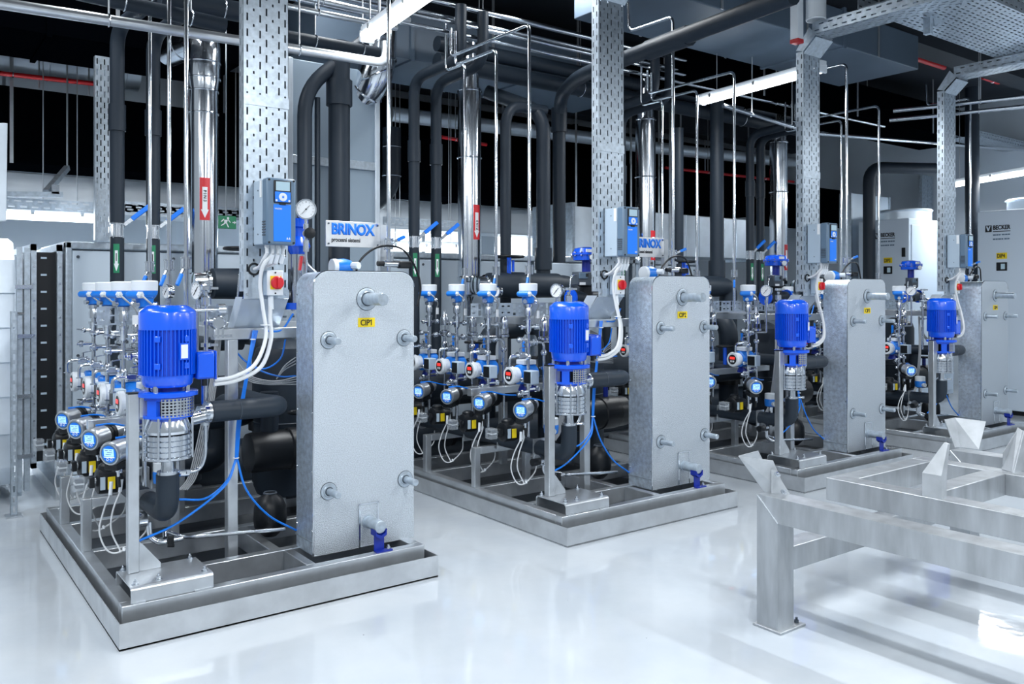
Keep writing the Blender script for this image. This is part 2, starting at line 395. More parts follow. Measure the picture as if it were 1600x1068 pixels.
# slotted strut standing on the floor
b = MB(); P0 = at(22, 808, z=0)
t = thing('slotted_strut', 'slotted steel strut standing alone on the floor at left', 'strut', tuple(P0))
b.perf(P0 + V(-.021, 0, .02), (1, 0, 0), (0, 0, 1), 1, 20, .042, .072, .014, .045, False)
b.build('slotted_face', 'galv', t, solid=.002)
for sx in (-.021, .019): MB().box(P0.x + sx, P0.x + sx + .002, P0.y, P0.y + .04, 0.01, 1.46).build('side_flange', 'galv', t)
MB().box(P0.x - .05, P0.x + .05, P0.y - .03, P0.y + .08, 0, .012).build('foot_plate', 'steel', t)
MB().cyl(P0 + V(.02, -.01, 1.44), P0 + V(.06, -.01, 1.44), .012, 10).build('bolt', 'fitting', t)

# ------------------------------------------------------------------ ducts overhead
def boxduct(name, label, m, x0, x1, y0, y1, z0, z1, seams=(), cat='duct'):
    t = thing(name, label, cat, ((x0 + x1) / 2, (y0 + y1) / 2, z0))
    MB().box(x0, x1, y0, y1, z0, z1).build('casing', m, t, bevel=.01)
    if z0 > 2:
        for k in (.2, .5, .8):
            for y in (y0 - .012, y1 + .004): MB().box(x0 + (x1 - x0) * k, x0 + (x1 - x0) * k + .03, y, y + .008, z0, 4.75).build('hanger_strap', 'steel', t)
    for s in seams:
        MB().box(s - .02, s + .02, y0 - .02, y1 + .02, z0 - .02, z1 + .02).build('seam', m, t)
    return t
boxduct('insulated_duct', 'long black insulated duct hanging along the back of the hall', 'black_duct', -3.5, 3.70, 5.0, 5.6, 2.79, 3.50, (-2, -.5, 1.0))
boxduct('insulated_duct', 'black insulated duct behind the second and third skids', 'black_duct', 3.75, 13.6, 5.0, 5.6, 2.79, 3.50, (5.2, 6.7, 8.2))
boxduct('insulated_duct', 'added black box standing in for darkness high on the back wall', 'black_duct', 2.2, 13.6, 6.35, 7.0, 3.55, 4.3, (5.2, 8.2))  # added black box that darkens the upper part of the back wall
boxduct('insulated_duct', 'black duct at the upper left corner above the chrome pipe', 'black_duct', -3.4, 1.7, 3.4, 4.3, 3.6, 4.2, (-1.5, .2))
boxduct('overhead_duct', 'dark blue-grey rectangular duct under the ceiling at top centre', 'duct_paint', 2.3, 6.2, 3.15, 4.1, 3.86, 4.35, (3.3, 4.7))
boxduct('overhead_duct', 'grey rectangular duct above the second perforated column', 'duct_paint', 4.3, 8.6, .9, 1.9, 4.12, 4.5, (5.6, 7.1))
boxduct('overhead_duct', 'dark duct under the ceiling at upper right behind trays', 'black_duct', 6.3, 13.0, 2.3, 3.2, 3.95, 4.4, (8.0, 9.6))
boxduct('foil_duct', 'crumpled silver foil duct under the black duct', 'foil', -3.5, 7.2, 5.72, 6.3, 2.42, 2.80, ())
TT = at(500, 98, y=3.05).z
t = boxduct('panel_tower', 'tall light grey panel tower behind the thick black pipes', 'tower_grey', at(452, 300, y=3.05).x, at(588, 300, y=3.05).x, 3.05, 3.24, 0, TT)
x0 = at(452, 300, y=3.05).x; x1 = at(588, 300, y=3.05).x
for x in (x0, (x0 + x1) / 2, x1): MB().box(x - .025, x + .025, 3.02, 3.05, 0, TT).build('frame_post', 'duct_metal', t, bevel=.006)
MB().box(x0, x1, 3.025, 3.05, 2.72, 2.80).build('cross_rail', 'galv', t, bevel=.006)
p = at(885, 330, y=3.7); q = at(1162, 395, y=3.7)
t = boxduct('galvanised_duct', 'shiny galvanised duct above the air handler right of the middle', 'duct_metal', p.x, q.x, 3.6, 4.3, 2.06, 2.62)
for x in (p.x, q.x, p.x + .9): MB().box(x - .02, x + .02, 3.56, 4.34, 2.02, 2.66).build('flange', 'galv', t, bevel=.005)
for k in range(9):
    x = p.x + .95 + (q.x - p.x - 1) * k / 9; MB().box(x, x + .012, 3.588, 3.6, 2.07, 2.61).build('reflection_strip', 'chrome', t)  # chrome strips imitate pipe reflections on the flat duct side
# round ducts
def rduct(name, label, pts, r, m='chrome', rings=(), cat='duct', group=None, n=24):
    t = thing(name, label, cat, tuple(pts[0]), group)
    MB().pipe(pts, r, bend=r * 2.2, n=n, seg=7).build('tube', m, t)
    for a, b in rings: MB().torus(a, b, r + .002, .010, n, 6).build('seam_ring', m, t)
    return t
p = at(-30, 85, y=5.3); q = at(215, 117, y=5.3)
rduct('round_duct', 'silver round duct high at the far left', [p, q], .17, 'duct_metal', [(p.lerp(q, .4), (1, 0, 0)), (p.lerp(q, .9), (1, 0, 0))])
p = at(610, 178, y=5.0); q = at(1000, 225, y=5.0)
rduct('round_duct', 'thin silver round duct in front of the black duct', [p, q], .09, 'duct_metal', [(p.lerp(q, .5), (1, 0, 0))])
p = at(980, 226, y=5.0) ; q = at(1240, 254, y=5.0)
rduct('round_duct', 'thin silver round duct right of the second column', [p, q], .09, 'duct_metal', [(p.lerp(q, .5), (1, 0, 0))])
a = at(592, 45, y=3.0); b_ = at(590, 120, y=3.0); c = at(548, 170, y=3.3)
rduct('round_duct', 'chrome round duct elbow beside the nearest lamp', [a, b_, c], .165, 'chrome', [(b_.lerp(a, .35), (0, 0, 1)), (b_.lerp(c, .4), tuple(c - b_)), (b_ + V(-.02, 0, .02), (-.5, 0, 1))])

# ------------------------------------------------------------------ pipes
def pipe(name, label, pts, r, m, bend=None, sleeves=(), cat='pipe', group=None, n=12, hang=False):
    t = thing(name, label, cat, tuple(pts[0]), group)
    MB().pipe(pts, r, bend=bend, n=n).build('tube', m, t)
    for a, b in sleeves: MB().cyl(a, b, r * 1.22, n).build('sleeve', m, t)
    if hang:
        for f in (.3, .75):
            p = Vector(pts[0]).lerp(Vector(pts[1]), f); MB().cyl(p + V(0, 0, r), (p.x, p.y, 4.75), .006, 6).build('hanger_rod', 'steel', t)
            MB().torus(p, Vector(pts[1]) - Vector(pts[0]), r + .003, .005, 16, 5).build('hanger_ring', 'fitting', t)
    return t
# chrome rails that run along the row under the ceiling
RY = 2.33
for k, (z, nm) in enumerate(((4.16, 'topmost'), (4.06, 'second'), (4.0, 'third'), (3.93, 'lowest'))):
    t = pipe('process_pipe', 'long stainless pipe under the ceiling, %s of the four' % nm, [(.6, RY + .06 * (k % 2), z), (10.5, RY + .06 * (k % 2), z)], .026 if k == 0 else .02, 'chrome', group=None, hang=True)
t = pipe('process_pipe', 'long stainless pipe crossing high at left, ending in an upturned elbow', [at(-80, -7, y=1.5), at(603, 99, y=1.5), at(603, 99, y=1.5) + V(0, 0, .16)], .034, 'steel', bend=.09, hang=True)
t = pipe('process_pipe', 'stainless pipe at the top left of the nearest lamp', [at(440, -12, y=1.9), at(640, 32, y=1.9)], .024, 'steel', hang=True)
t = pipe('process_pipe', 'stainless pipe next to the nearest lamp, running to the rear', [at(440, 8, y=1.75), at(620, 44, y=1.75)], .022, 'steel', hang=True)
t = pipe('process_pipe', 'long stainless pipe crossing at right below the third column top', [at(1130, 165, y=1.7), at(1270, 208, y=1.7), at(1640, 238, y=1.7)], .022, 'chrome', hang=True)
pipe('process_pipe', 'stainless pipe bundle member at the far upper right', [(8.6, 1.2, 3.7), (9.6, -1.6, 3.7)], .022, 'chrome', hang=True)
pipe('process_pipe', 'second stainless pipe of the bundle at the far upper right', [(8.7, 1.3, 3.62), (9.75, -1.6, 3.62)], .022, 'chrome', hang=True)
# dark insulated horizontal pipes
pipe('insulated_pipe', 'slim black insulated pipe crossing high at left', [at(120, -12, y=1.8), at(352, 40, y=1.8)], .05, 'insulation', hang=True)
pipe('insulated_pipe', 'thick black insulated pipe at the top left of the first column', [at(250, -5, y=2.2), at(380, 20, y=2.2)], .075, 'insulation', hang=True)
pipe('insulated_pipe', 'black insulated pipe behind the first column, running right', [at(440, 55, y=2.1), at(605, 85, y=2.1)], .045, 'insulation', hang=True)
for k, (u, v, y, r, lb) in enumerate(((800, 92, 2.9, .075, 'upper'), (800, 118, 2.9, .085, 'lower'))):
    P = at(u, v, y=y); pipe('insulated_pipe', 'thick black insulated pipe under the ceiling, %s of two behind chrome rails' % lb, [(P.x - .9, y, P.z), (P.x + 5.2, y, P.z)], r, 'insulation', hang=True)
t = pipe('insulated_pipe', 'black insulated pipe rising diagonally to the top right', [(4.79, 2.7, 1.9), (4.79, 2.7, 3.62), (4.40, 1.95, 3.62), (4.09, -.6, 3.6)], .068, 'insulation', bend=.3,
         sleeves=[((4.79, 2.7, 3.25), (4.79, 2.7, 3.5)), ((4.30, .95, 3.615), (4.24, .45, 3.61))])
# dark insulated uprights between skids
def upright(u, r, ztop, y, label, zb=.9, bendto=None, sl=None, m='insulation'):
    P = at(u, 300, y=y); pts = [(P.x, y, zb), (P.x, y, ztop)]
    if bendto: pts += [Vector(pts[-1]) + Vector(bendto)]
    return pipe('insulated_pipe', label, pts, r, m, bend=.22, sleeves=[((P.x, y, a), (P.x, y, a + .22)) for a in (sl or ())])
upright(476, .062, 3.30, 2.7, 'black insulated upright pipe, left of three behind the pressure gauge', bendto=(.55, 0, .5))
upright(496, .024, 3.25, 2.72, 'thin black upright pipe between the two thick ones behind the gauge')
upright(530, .092, 3.75, 2.7, 'thickest black upright pipe, behind the blue lettered sign', zb=1.0, sl=(3.2,))
upright(790, .055, 3.45, 2.7, 'black upright pipe behind the third thin stainless pipe, bent right on top', zb=.93, bendto=(.5, 0, 0))
upright(849, .072, 3.42, 2.65, 'black upright pipe left of the diagonal pipe, with a thick sleeve', zb=1.70, bendto=(-.35, .5, .25), sl=(1.82,))
upright(1060, .06, 3.5, 2.7, 'black upright pipe right of the second skid sign', zb=1.2)
upright(1120, .082, 3.95, 2.6, 'thick black upright pipe left of the third skid with wide sleeve', zb=1.75, sl=(1.75,))
upright(1358, .085, 3.4, 2.7, 'black upright pipe before the first grey chiller, bent at top', zb=1.2, bendto=(.9, -.5, 0))
upright(1519, .09, 4.4, 1.5, 'thick black upright pipe left of the right chiller', zb=0.0)
for z, r, lb in ((.74, .20, 'upper added black pipe darkening the shaded space behind all the skids'), (.26, .17, 'lower added black pipe darkening the shaded space behind all the skids')):  # pipes added to darken the shaded space low behind the skids
    t = pipe('added_shade_pipe', lb, [(.85, 2.64, z), (9.6, 2.64, z)], r, 'insulation', n=22)
    for x in (1.9, 4.5, 6.9, 9.2): MB().torus((x, 2.64, z), (1, 0, 0), r + .004, .012, 22, 6).build('joint_band', 'black', t)
    if z < .5:
        for x in (1.05, 2.1, 4.6, 7.0, 9.3): MB().box(x - .04, x + .04, 2.47, 2.81, 0, z - .12).build('saddle', 'steel', t)
    else:
        for x in (1.05, 2.1, 4.6, 7.0, 9.3): MB().box(x - .04, x + .04, 2.60, 2.68, .42, z - r + .01).build('saddle', 'steel', t)
# curved black pipe right of the tower
p = at(597, 210, y=4.2); pipe('insulated_pipe', 'black insulated pipe bending left below the black duct', [at(612, 200, y=4.2), at(612, 300, y=4.2), at(560, 332, y=4.2)], .10, 'insulation', bend=.3, hang=True)
# sprinkler pipes
for (a, b, lb) in (((1180, 10), (1250, 33), 'red sprinkler pipe at the top, left of the white trunking'), ((1318, 55), (1475, 103), 'red sprinkler pipe under the perforated tray at upper right'), ((1535, 120), (1560, 126), 'short red sprinkler pipe right of the fourth column top')):
    P = at(*a, y=1.4); Q = at(*b, y=1.4); t = pipe('sprinkler_pipe', lb, [P, (Q.x, P.y, P.z)], .035, 'pipe_red')
    MB().cyl(P.lerp(Vector((Q.x, P.y, P.z)), .6), P.lerp(Vector((Q.x, P.y, P.z)), .6) + V(0, 0, 4.75 - P.z), .008, 8).build('hanger_rod', 'steel', t)
    MB().torus(P.lerp(Vector((Q.x, P.y, P.z)), .6), (1, 0, 0), .04, .006, 16, 6).build('hanger_ring', 'fitting', t)
for (a, b, lb) in (((-40, 110), (150, 131), 'thin red sprinkler pipe across the far left'), ((690, 214), (760, 226), 'thin red pipe in front of the black duct at centre'), ((1040, 262), (1240, 284), 'thin red pipe in front of the black duct right of centre')):
    P = at(*a, y=4.85); Q = at(*b, y=4.85); pipe('sprinkler_pipe', lb, [P, Q], .022, 'pipe_red', hang=True)
# threaded hanger rods
for u, v0, v1, y, lb in ((105, 58, 262, 4.7, 'thin threaded rod at left, its foot on the small trapeze'), (61, 52, 138, 4.9, 'thin threaded rod nearest the left edge'), (139, 60, 148, 4.9, 'short threaded rod beside the left perforated column'),
                         (1213, 0, 120, 2.0, 'thin hanger rod left of the third column'), (1355, 40, 160, 2.4, 'thin hanger rod under the tray at upper right'), (1038, 0, 100, 2.4, 'thin hanger rod above the second skid')):
    P = at(u, v1, y=y); tag(MB().cyl(P, (P.x, P.y, 4.75), .008, 6).build('hanger_rod', 'steel'), lb, 'rod')
P = at(105, 262, y=4.7); Q = at(72, 300, y=4.3)
t = thing('strut_trapeze', 'small steel trapeze bracket hanging at the left under the black duct', 'bracket', tuple(P))
MB().bar(P, Q, .045, .045).build('arm', 'galv', t); MB().bar(at(-20, 303, y=4.3), at(98, 304, y=4.3), .05, .045).build('rail', 'galv', t); MB().cbox(at(86, 296, y=4.3), (.06, .05, .08)).build('clamp', 'fitting', t)
# ------------------------------------------------------------------ perforated trays under the ceiling
def htray(label, o, U, Wd, L, w, h=.10, m='galv', sides=True, cu=.045):
    """horizontal perforated tray: o corner, U length direction, Wd width direction"""
    t = thing('cable_tray', label, 'cable tray', tuple(o)); o = Vector(o); U = Vector(U).normalized(); Wd = Vector(Wd).normalized()
    nu = max(2, round(w / cu)); nw = max(2, round(L / .09))
    MB().perf(o, Wd, U, nu, nw, w / nu, L / nw, .015, .052).build('bottom_sheet', m, t, solid=.002)
    if not sides:
        for f in (.2, .8):
            p = o + U * L * f; MB().cyl(p + V(0, .004, 0), (p.x, p.y + .004, 4.75), .005, 6).build('hanger_rod', 'steel', t)
    if sides:
        for k, q in enumerate((o, o + Wd * w)):
            MB().perf(q, V(0, 0, 1), U, 2, nw, h / 2, L / nw, .012, .045).build('side_sheet', m, t, solid=.002)
    return t
htray('perforated tray above the far left fluorescent lamp', at(-30, 324, y=4.45), (1, 0, 0), (0, 0, 1), 2.35, .10, sides=False)
htray('perforated tray running along behind the first flue', at(195, 331, y=4.45), (1, 0, 0), (0, 0, 1), 1.3, .10, sides=False)
htray('perforated tray behind the nameplate sign at mid height', at(598, 352, y=4.45), (1, 0, 0), (0, 0, 1), 1.1, .10, sides=False)
htray('wide perforated cable tray crossing at the upper right corner', (5.75, -.85, 3.98), (1, 0, 0), (0, 1, 0), 5.0, .78, .12)
htray('perforated tray running overhead from the third column', (5.745, .36, 3.87), (0, -1, 0), (1, 0, 0), 1.6, .25)
htray('perforated tray running overhead from the fourth column', (8.235, .33, 3.87), (0, -1, 0), (1, 0, 0), 2.6, .25)
htray('far perforated tray beyond the third column at ceiling height', at(1335, 158, y=3.6), (1, 0, 0), (0, 1, 0), 4.0, .3)
htray('perforated tray before the far right wall, above the chillers', at(1520, 212, y=1.9), (1, 0, 0), (0, 1, 0), 3.0, .4)
t = thing('tray_bracket', 'wedge shaped cantilever bracket under the wide tray', 'bracket', tuple(at(1448, 30, y=-.2)))
MB().plate([at(1452, 24, y=-.3), at(1456, 42, y=-.3), at(1525, 14, y=-.3), at(1520, 8, y=-.3)], .03).build('arm', 'galv', t)
MB().cbox(at(1450, 34, y=-.3), (.05, .06, .22)).build('foot', 'galv', t)
# far left perforated column with two legs of uprights behind it
t = thing('cable_tray_column', 'narrow perforated upright tray behind the air handler at left', 'cable tray', tuple(at(152, 365, y=3.9)))
x0 = at(149, 300, y=3.2).x; x1 = at(172, 300, y=3.2).x
MB().perf((x0, 3.2, 2.0), (1, 0, 0), (0, 0, 1), 4, 17, (x1 - x0) / 4, .085, .009, .045).build('front_sheet', 'galv', t, solid=.002)
MB().box(x0 - .002, x0, 3.2, 3.26, 2.0, 3.445).box(x1, x1 + .002, 3.2, 3.26, 2.0, 3.445).build('side_sheet', 'galv', t)
for (x0_, x1_, y, z0, z1, lb) in ((1441, 1458, 3.4, 1.6, 3.6, 'narrow perforated upright left of the fourth column'),):
    t = thing('cable_tray_column', lb, 'cable tray', tuple(at(1450, 400, y=y))); a = at(x0_, 300, y=y).x; c = at(x1_, 300, y=y).x
    MB().perf((a, y, z0), (1, 0, 0), (0, 0, 1), 3, 23, (c - a) / 3, .087, .012, .045).build('front_sheet', 'galv', t, solid=.002)
    MB().box(a - .002, a, y, y + .06, z0, z1).build('side_sheet', 'galv', t)
# white trunking and open tube hanging at the top right
P = at(1245, 68, y=.4); t = thing('cable_trunking', 'white square trunking hanging at the top beside the third column', 'trunking', tuple(P))
MB().box(P.x - .04, P.x + .04, .36, .44, P.z + .03, 4.75).build('duct', 'white', t, bevel=.004); MB().box(P.x - .042, P.x + .042, .358, .442, P.z, P.z + .035).build('end_cap', 'pipe_red', t, bevel=.003, label='red end cap')
P = at(1275, 32, y=.3); t = thing('open_tube', 'white open ended tube hanging beside the trunking', 'tube', tuple(P))
MB().rev(P, P + V(0, 0, 1), [(0, .075), (0, .085), (4.75 - P.z, .085), (4.75 - P.z, .075), (0, .075)], 20, False).build('tube', 'white', t)
MB().torus(P + V(0, 0, .01), (0, 0, 1), .082, .006, 20, 6).build('rim', 'white', t)
# exit sign behind the first flue
P = at(354, 347, y=3.3); t = thing('exit_sign', 'green emergency exit sign with a white running figure and arrow', 'sign', tuple(P))
MB().box(P.x - .085, P.x + .085, 3.3, 3.33, P.z - .055, P.z + .055).build('panel', 'green', t, bevel=.004)
f = MB(); y = 3.296
for pts in ([(-.02, .02), (.01, .022), (.0, -.012), (-.022, -.01)], [(-.02, .02), (-.045, .0), (-.05, .006), (-.025, .03)], [(.01, .02), (.03, -.005), (.035, 0), (.015, .028)], [(-.005, -.01), (.012, -.045), (.02, -.042), (.004, -.006)], [(-.02, -.008), (-.05, -.028), (-.046, -.034), (-.012, -.014)],
            [(.05, .004), (.072, .004), (.072, -.004), (.05, -.004)], [(.066, .014), (.082, 0), (.066, -.014)]):
    f.prism([(P.x + a, y, P.z + c) for a, c in pts], (0, .003, 0))
f.cyl((P.x + .012, y, P.z + .036), (P.x + .012, y + .003, P.z + .036), .01, 12).build('pictogram', 'paper', t)
# strut for sign
MB().cyl((P.x, 3.315, P.z + .055), (P.x, 3.315, 4.75), .006, 6).build('hanger', 'steel', t)
# tall grey panel and pipe frame in front of the chillers
p = at(1330, 300, y=3.2); q = at(1388, 300, y=3.2)
t = thing('panel_tower', 'tall grey panel tower before the far wall, left of the first chiller', 'panel', (p.x, 3.2, 0))
MB().box(p.x, q.x, 3.2, 3.38, 0, 3.1).build('casing', 'panel_grey', t, bevel=.006)
MB().box(p.x - .03, p.x, 3.18, 3.38, 0, 3.1).build('frame_post', 'galv', t); MB().box(q.x, q.x + .03, 3.18, 3.38, 0, 3.1).build('frame_post', 'galv', t)
MB().box((p.x + q.x) / 2 - .02, (p.x + q.x) / 2 + .02, 3.18, 3.2, 0, 3.1).build('cross_rail', 'galv', t)
# ------------------------------------------------------------------ chillers
CX = 10.86
def chiller(y0, y1, zt, label, num, ytext):
    t = thing('chiller', label, 'chiller', (CX, (y0 + y1) / 2, 0))
    MB().box(CX, CX + 1.3, y0, y1, .06, zt).build('casing', 'paint_grey', t, bevel=.012)
    MB().box(CX + .05, CX + 1.25, y0 + .05, y1 - .05, 0, .06).build('plinth', 'black', t)
    MB().box(CX + .06, CX + 1.24, y0 - .012, y0, .12, zt - .09).build('side_panel', 'paint_grey', t, bevel=.006)
    MB().box(CX - .012, CX, y0 + .05, y0 + .1, zt - .55, zt - .42).build('hinge', 'black', t)
    yc = (y0 + y1) / 2
    MB().rev((CX + .62, yc, zt), (CX + .62, yc, zt + 1), [(0, .36), (.13, .36), (.15, .385), (.17, .36), (.17, .33), (0, .33)], 28, False).build('fan_cowl', 'duct_metal', t)
    z = zt - .25
    text('brand_lettering', 'BECKER', .078, 'ink', t, (CX - .003, ytext, z), LEFT, .0028, fit=.215)
    k = MB().box(CX - .004, CX, ytext + .015, ytext + .095, z - .028, z + .058)
    lg = k.build('logo', 'ink', t); MB().prism([(CX - .006, ytext + a * .7 + .004, z + c * .7) for a, c in ((.115, .07), (.09, .07), (.075, .02), (.055, .07), (.035, .07), (.065, -.02), (.085, -.02))], (.003, 0, 0)).build('logo_mark', 'paint_grey', lg)
    MB().box(CX - .003, CX, ytext - .215, ytext, z - .030, z - .020).build('underline', 'ink', t)
    for i in (0, 1):
        k = MB(); yy = ytext
        for wl in ((.030, .024, .036, .022, .030, .028) if i else (.036, .028, .022, .034, .030, .026)):
            k.box(CX - .002, CX, yy - wl, yy, z - .078 - .056 * i, z - .060 - .056 * i); yy -= wl + (.014 if wl < .024 else .005)
        k.build('small_print', 'cover_grey', t)
    g = MB().box(CX - .004, CX, ytext - .175, ytext - .045, z - .385, z - .305).build('number_label', 'yellow', t, bevel=.004, label='yellow number label')
    text('number', num, .072, 'ink', g, (CX - .006, ytext - .053, z - .370), LEFT, .0012, squeeze=.68)
    g = MB().box(CX - .006, CX, ytext - .175, ytext - .045, z - .54, z - .43).build('display', 'black', t)
    MB().box(CX - .008, CX - .005, ytext - .15, ytext - .10, z - .52, z - .45).build('display_window', 'lcd_grey', g)
    return t
chiller(2.225, 3.0, 2.645, 'grey chiller cabinet behind the fourth skid, left one, with dark lettering', 'DIP3', 2.645)
chiller(.30, 1.288, 2.66, 'large grey chiller cabinet at the right edge, with dark lettering', 'DIP4', 1.09)
# ------------------------------------------------------------------ one skid, built where the nearest one stands; {S} names the skid in labels
REC[0] = SKID
W_, D_, T_ = 1.654, 2.358, .1234
t = thing('skid_base', 'stainless drip tray with welded base frame carrying {S}', 'skid', (W_ / 2, D_ / 2, 0), 'skid base frames')
MB().box(0, W_, 0, D_, .004, .012).build('tray_floor', 'tray_shaded', t)
for a in ((0, W_, 0, .004), (0, W_, D_ - .004, D_), (0, .004, .004, D_ - .004), (W_ - .004, W_, .004, D_ - .004)):
    MB().box(a[0], a[1], a[2], a[3], 0, T_).build('tray_wall', 'sheet', t)
z0, z1 = .06, .171
for a in ((.027, 1.615, .083, .143), (.027, 1.615, 2.22, 2.28), (.027, .087, .143, 2.22), (1.555, 1.615, .143, 2.22),
          (.087, 1.555, .46, .52), (.087, 1.555, 1.06, 1.12), (.087, 1.555, 1.74, 1.80)):
    MB().box(*a, z0, z1).build('frame_beam', 'steel', t, bevel=.004)
MB().box(.88, .94, .52, 1.06, z0, z1 - .002).build('frame_beam', 'steel', t, bevel=.004)
MB().box(.94, .99, .15, .46, z0, z1 - .002).build('frame_beam', 'steel', t, bevel=.004)
for k, (x, y) in enumerate(((.1, .06), (1.4, .06), (.5, 2.3), (1.2, 2.3))):
    MB().box(x - .03, x + .03, y - .03, y + .03, .012, .06).build('rubber_foot', 'black', t)
# instrument brackets at the left side: post and arm
for y, h in ((1.10, .46), (1.79, .46)):
    MB().box(.035, .085, y - .025, y + .025, z1, h).build('support_post', 'steel', t, bevel=.003)
    MB().box(.085, .55, y - .025, y + .025, h - .05, h).build('support_arm', 'steel', t, bevel=.003)
    MB().box(.50, .55, y - .025, y + .025, z1, h - .05).build('support_post', 'steel', t, bevel=.003)
# main frame: posts and top beam
for x, y in ((.675, .60), (1.50, .60), (.675, 1.62), (1.50, 1.62)):
    MB().box(x, x + .058, y, y + .055, z1 if y != .60 or x > 1 else .012, 1.335).build('frame_post', 'steel', t, bevel=.004)
MB().box(.60, 1.56, .595, .66, 1.335, 1.395).build('top_beam', 'steel', t, bevel=.004)
MB().box(.60, 1.56, 1.615, 1.68, 1.335, 1.395).build('top_beam', 'steel', t, bevel=.004)
MB().box(.675, .733, .66, 1.615, 1.335, 1.395).build('top_beam', 'steel', t, bevel=.004)
MB().box(.087, 1.555, 1.20, 1.255, .82, .875).build('cross_beam', 'steel', t, bevel=.003)
MB().box(.20, .70, 1.66, 1.70, .77, .83).build('cross_beam', 'steel', t, bevel=.003)
# ---- pump stand
t = thing('pump_stand', 'folded steel pedestal with square post and gusset under the pump of {S}', 'pump stand', (.25, .25, .171), 'pump stands')
prof = []
for (y, z, s) in ((.09, .245, 1), (.40, .245, -1)):
    for i in range(5):
        a = PI / 2 * i / 4
        prof.append((y + .02 - .02 * math.cos(a), z - .02 + .02 * math.sin(a)) if s > 0 else (y - .02 + .02 * math.sin(a), z - .02 + .02 * math.cos(a)))
prof = [(.09, .173)] + prof + [(.40, .173), (.395, .173), (.395, .222), (.38, .239), (.11, .239), (.095, .222), (.095, .173)]
MB().prism([(.068, y, z) for y, z in prof], (.372, 0, 0)).build('pedestal', 'steel', t, smooth=40)
for a in ((.075, .13), (.35, .43)): MB().box(*a, .082, .094, .171, .179).build('weld_tab', 'steel', t)
MB().box(.103, .154, .304, .356, .245, 1.108).build('post', 'steel', t, bevel=.004)
MB().box(.102, .155, .302, .356, 1.106, 1.112).build('post_cap', 'black', t)
MB().prism([(.154, .318, .246), (.255, .318, .246), (.255, .318, .27), (.175, .318, .37), (.154, .318, .39)], (0, .006, 0)).build('gusset', 'steel', t)
MB().box(.154, .20, .305, .352, .99, 1.098).build('clamp_block', 'steel', t, bevel=.003)
for (x, y) in ((.095, .13), (.41, .13), (.095, .375), (.41, .375), (.20, .14)):
    b = MB().cyl((x, y, .245), (x, y, .249), .016, 14).cyl((x, y, .249), (x, y, .262), .010, 6).cyl((x, y, .262), (x, y, .272), .005, 8)
    b.build('bolt', 'fitting', t)
# ---- pump
PX, PY = .2876, .3185
t = thing('pump', 'vertical pump with cobalt blue motor over a stainless barrel on {S}', 'pump', (PX, PY, .70), 'blue motor pumps')
def PR(prof, n=32, nm='x', m='steel', bevel=0): return MB().rev((PX, PY, 0), (PX, PY, 1), prof, n).build(nm, m, t)
PR([(1.412, .128), (1.414, .134), (1.495, .134), (1.505, .130), (1.528, .100), (1.532, .092), (1.532, .001)], 32, 'fan_cover', 'motor_blue')
PR([(1.19, .115), (1.415, .115)], 32, 'motor_body', 'motor_blue')
fin = MB()
for i in range(44):
    a = 2 * PI * i / 44
    c = V(PX + .122 * math.cos(a), PY + .122 * math.sin(a), 1.305); fin.cbox(c, (.024, .0045, .222), rz=a)
fin.build('cooling_fins', 'motor_blue', t, kind=None)
for i in (0, 1, 2, 3):
    a = math.radians(-125 + 62 * i)
    for z in (1.24, 1.37):
        MB().cbox((PX + .126 * math.cos(a), PY + .126 * math.sin(a), z), (.02, .028, .03), rz=a).build('casting_boss', 'motor_blue', t, bevel=.003)
PR([(1.135, .108), (1.150, .118), (1.185, .122), (1.192, .122)], 32, 'end_shield', 'motor_blue')
PR([(1.112, .07), (1.137, .07)], 24, 'neck', 'navy')
for i in range(4):
    a = math.radians(45 + 90 * i); c = V(PX + .105 * math.cos(a), PY + .105 * math.sin(a), 0)
    MB().cyl(c + V(0, 0, 1.108), c + V(0, 0, 1.142), .012, 8).build('flange_bolt', 'fitting', t)
PR([(1.088, .135), (1.09, .142), (1.110, .142), (1.112, .138)], 36, 'motor_flange', 'motor_blue')
# lantern: two uprights and rings, perforated guards in the openings
PR([(1.072, .116), (1.09, .116)], 32, 'lantern_ring', 'motor_blue'); PR([(.985, .120), (1.0, .120)], 32, 'lantern_ring', 'motor_blue')
for a in (PI * .5, PI * 1.5 - .9, PI * 1.5 + 1.5, PI * .95):
    MB().cbox((PX + .105 * math.cos(a), PY + .105 * math.sin(a), 1.036), (.028, .05, .075), rz=a).build('lantern_leg', 'motor_blue', t)
PR([(1.0, .035), (1.075, .035)], 16, 'coupling', 'black')
gd = MB(); na, nz = 15, 6; a0 = math.radians(-118); a1 = math.radians(8); R_ = .1225; zb, zt = .992, 1.082
for i in range(na):
    for j in range(nz):
        A0 = a0 + (a1 - a0) * i / na; A1 = a0 + (a1 - a0) * (i + 1) / na; Z0 = zb + (zt - zb) * j / nz; Z1 = zb + (zt - zb) * (j + 1) / nz
        da = (A1 - A0) * .22; dz = (Z1 - Z0) * .2
        P = [(A0, Z0), (A1, Z0), (A1, Z1), (A0, Z1), (A0 + da, Z0 + dz), (A1 - da, Z0 + dz), (A1 - da, Z1 - dz), (A0 + da, Z1 - dz)]
        gd.add([(PX + R_ * math.cos(a), PY + R_ * math.sin(a), z) for a, z in P], [(0, 1, 5, 4), (1, 2, 6, 5), (2, 3, 7, 6), (3, 0, 4, 7)])
gd.build('perforated_guard', 'fitting', t, solid=.0015)
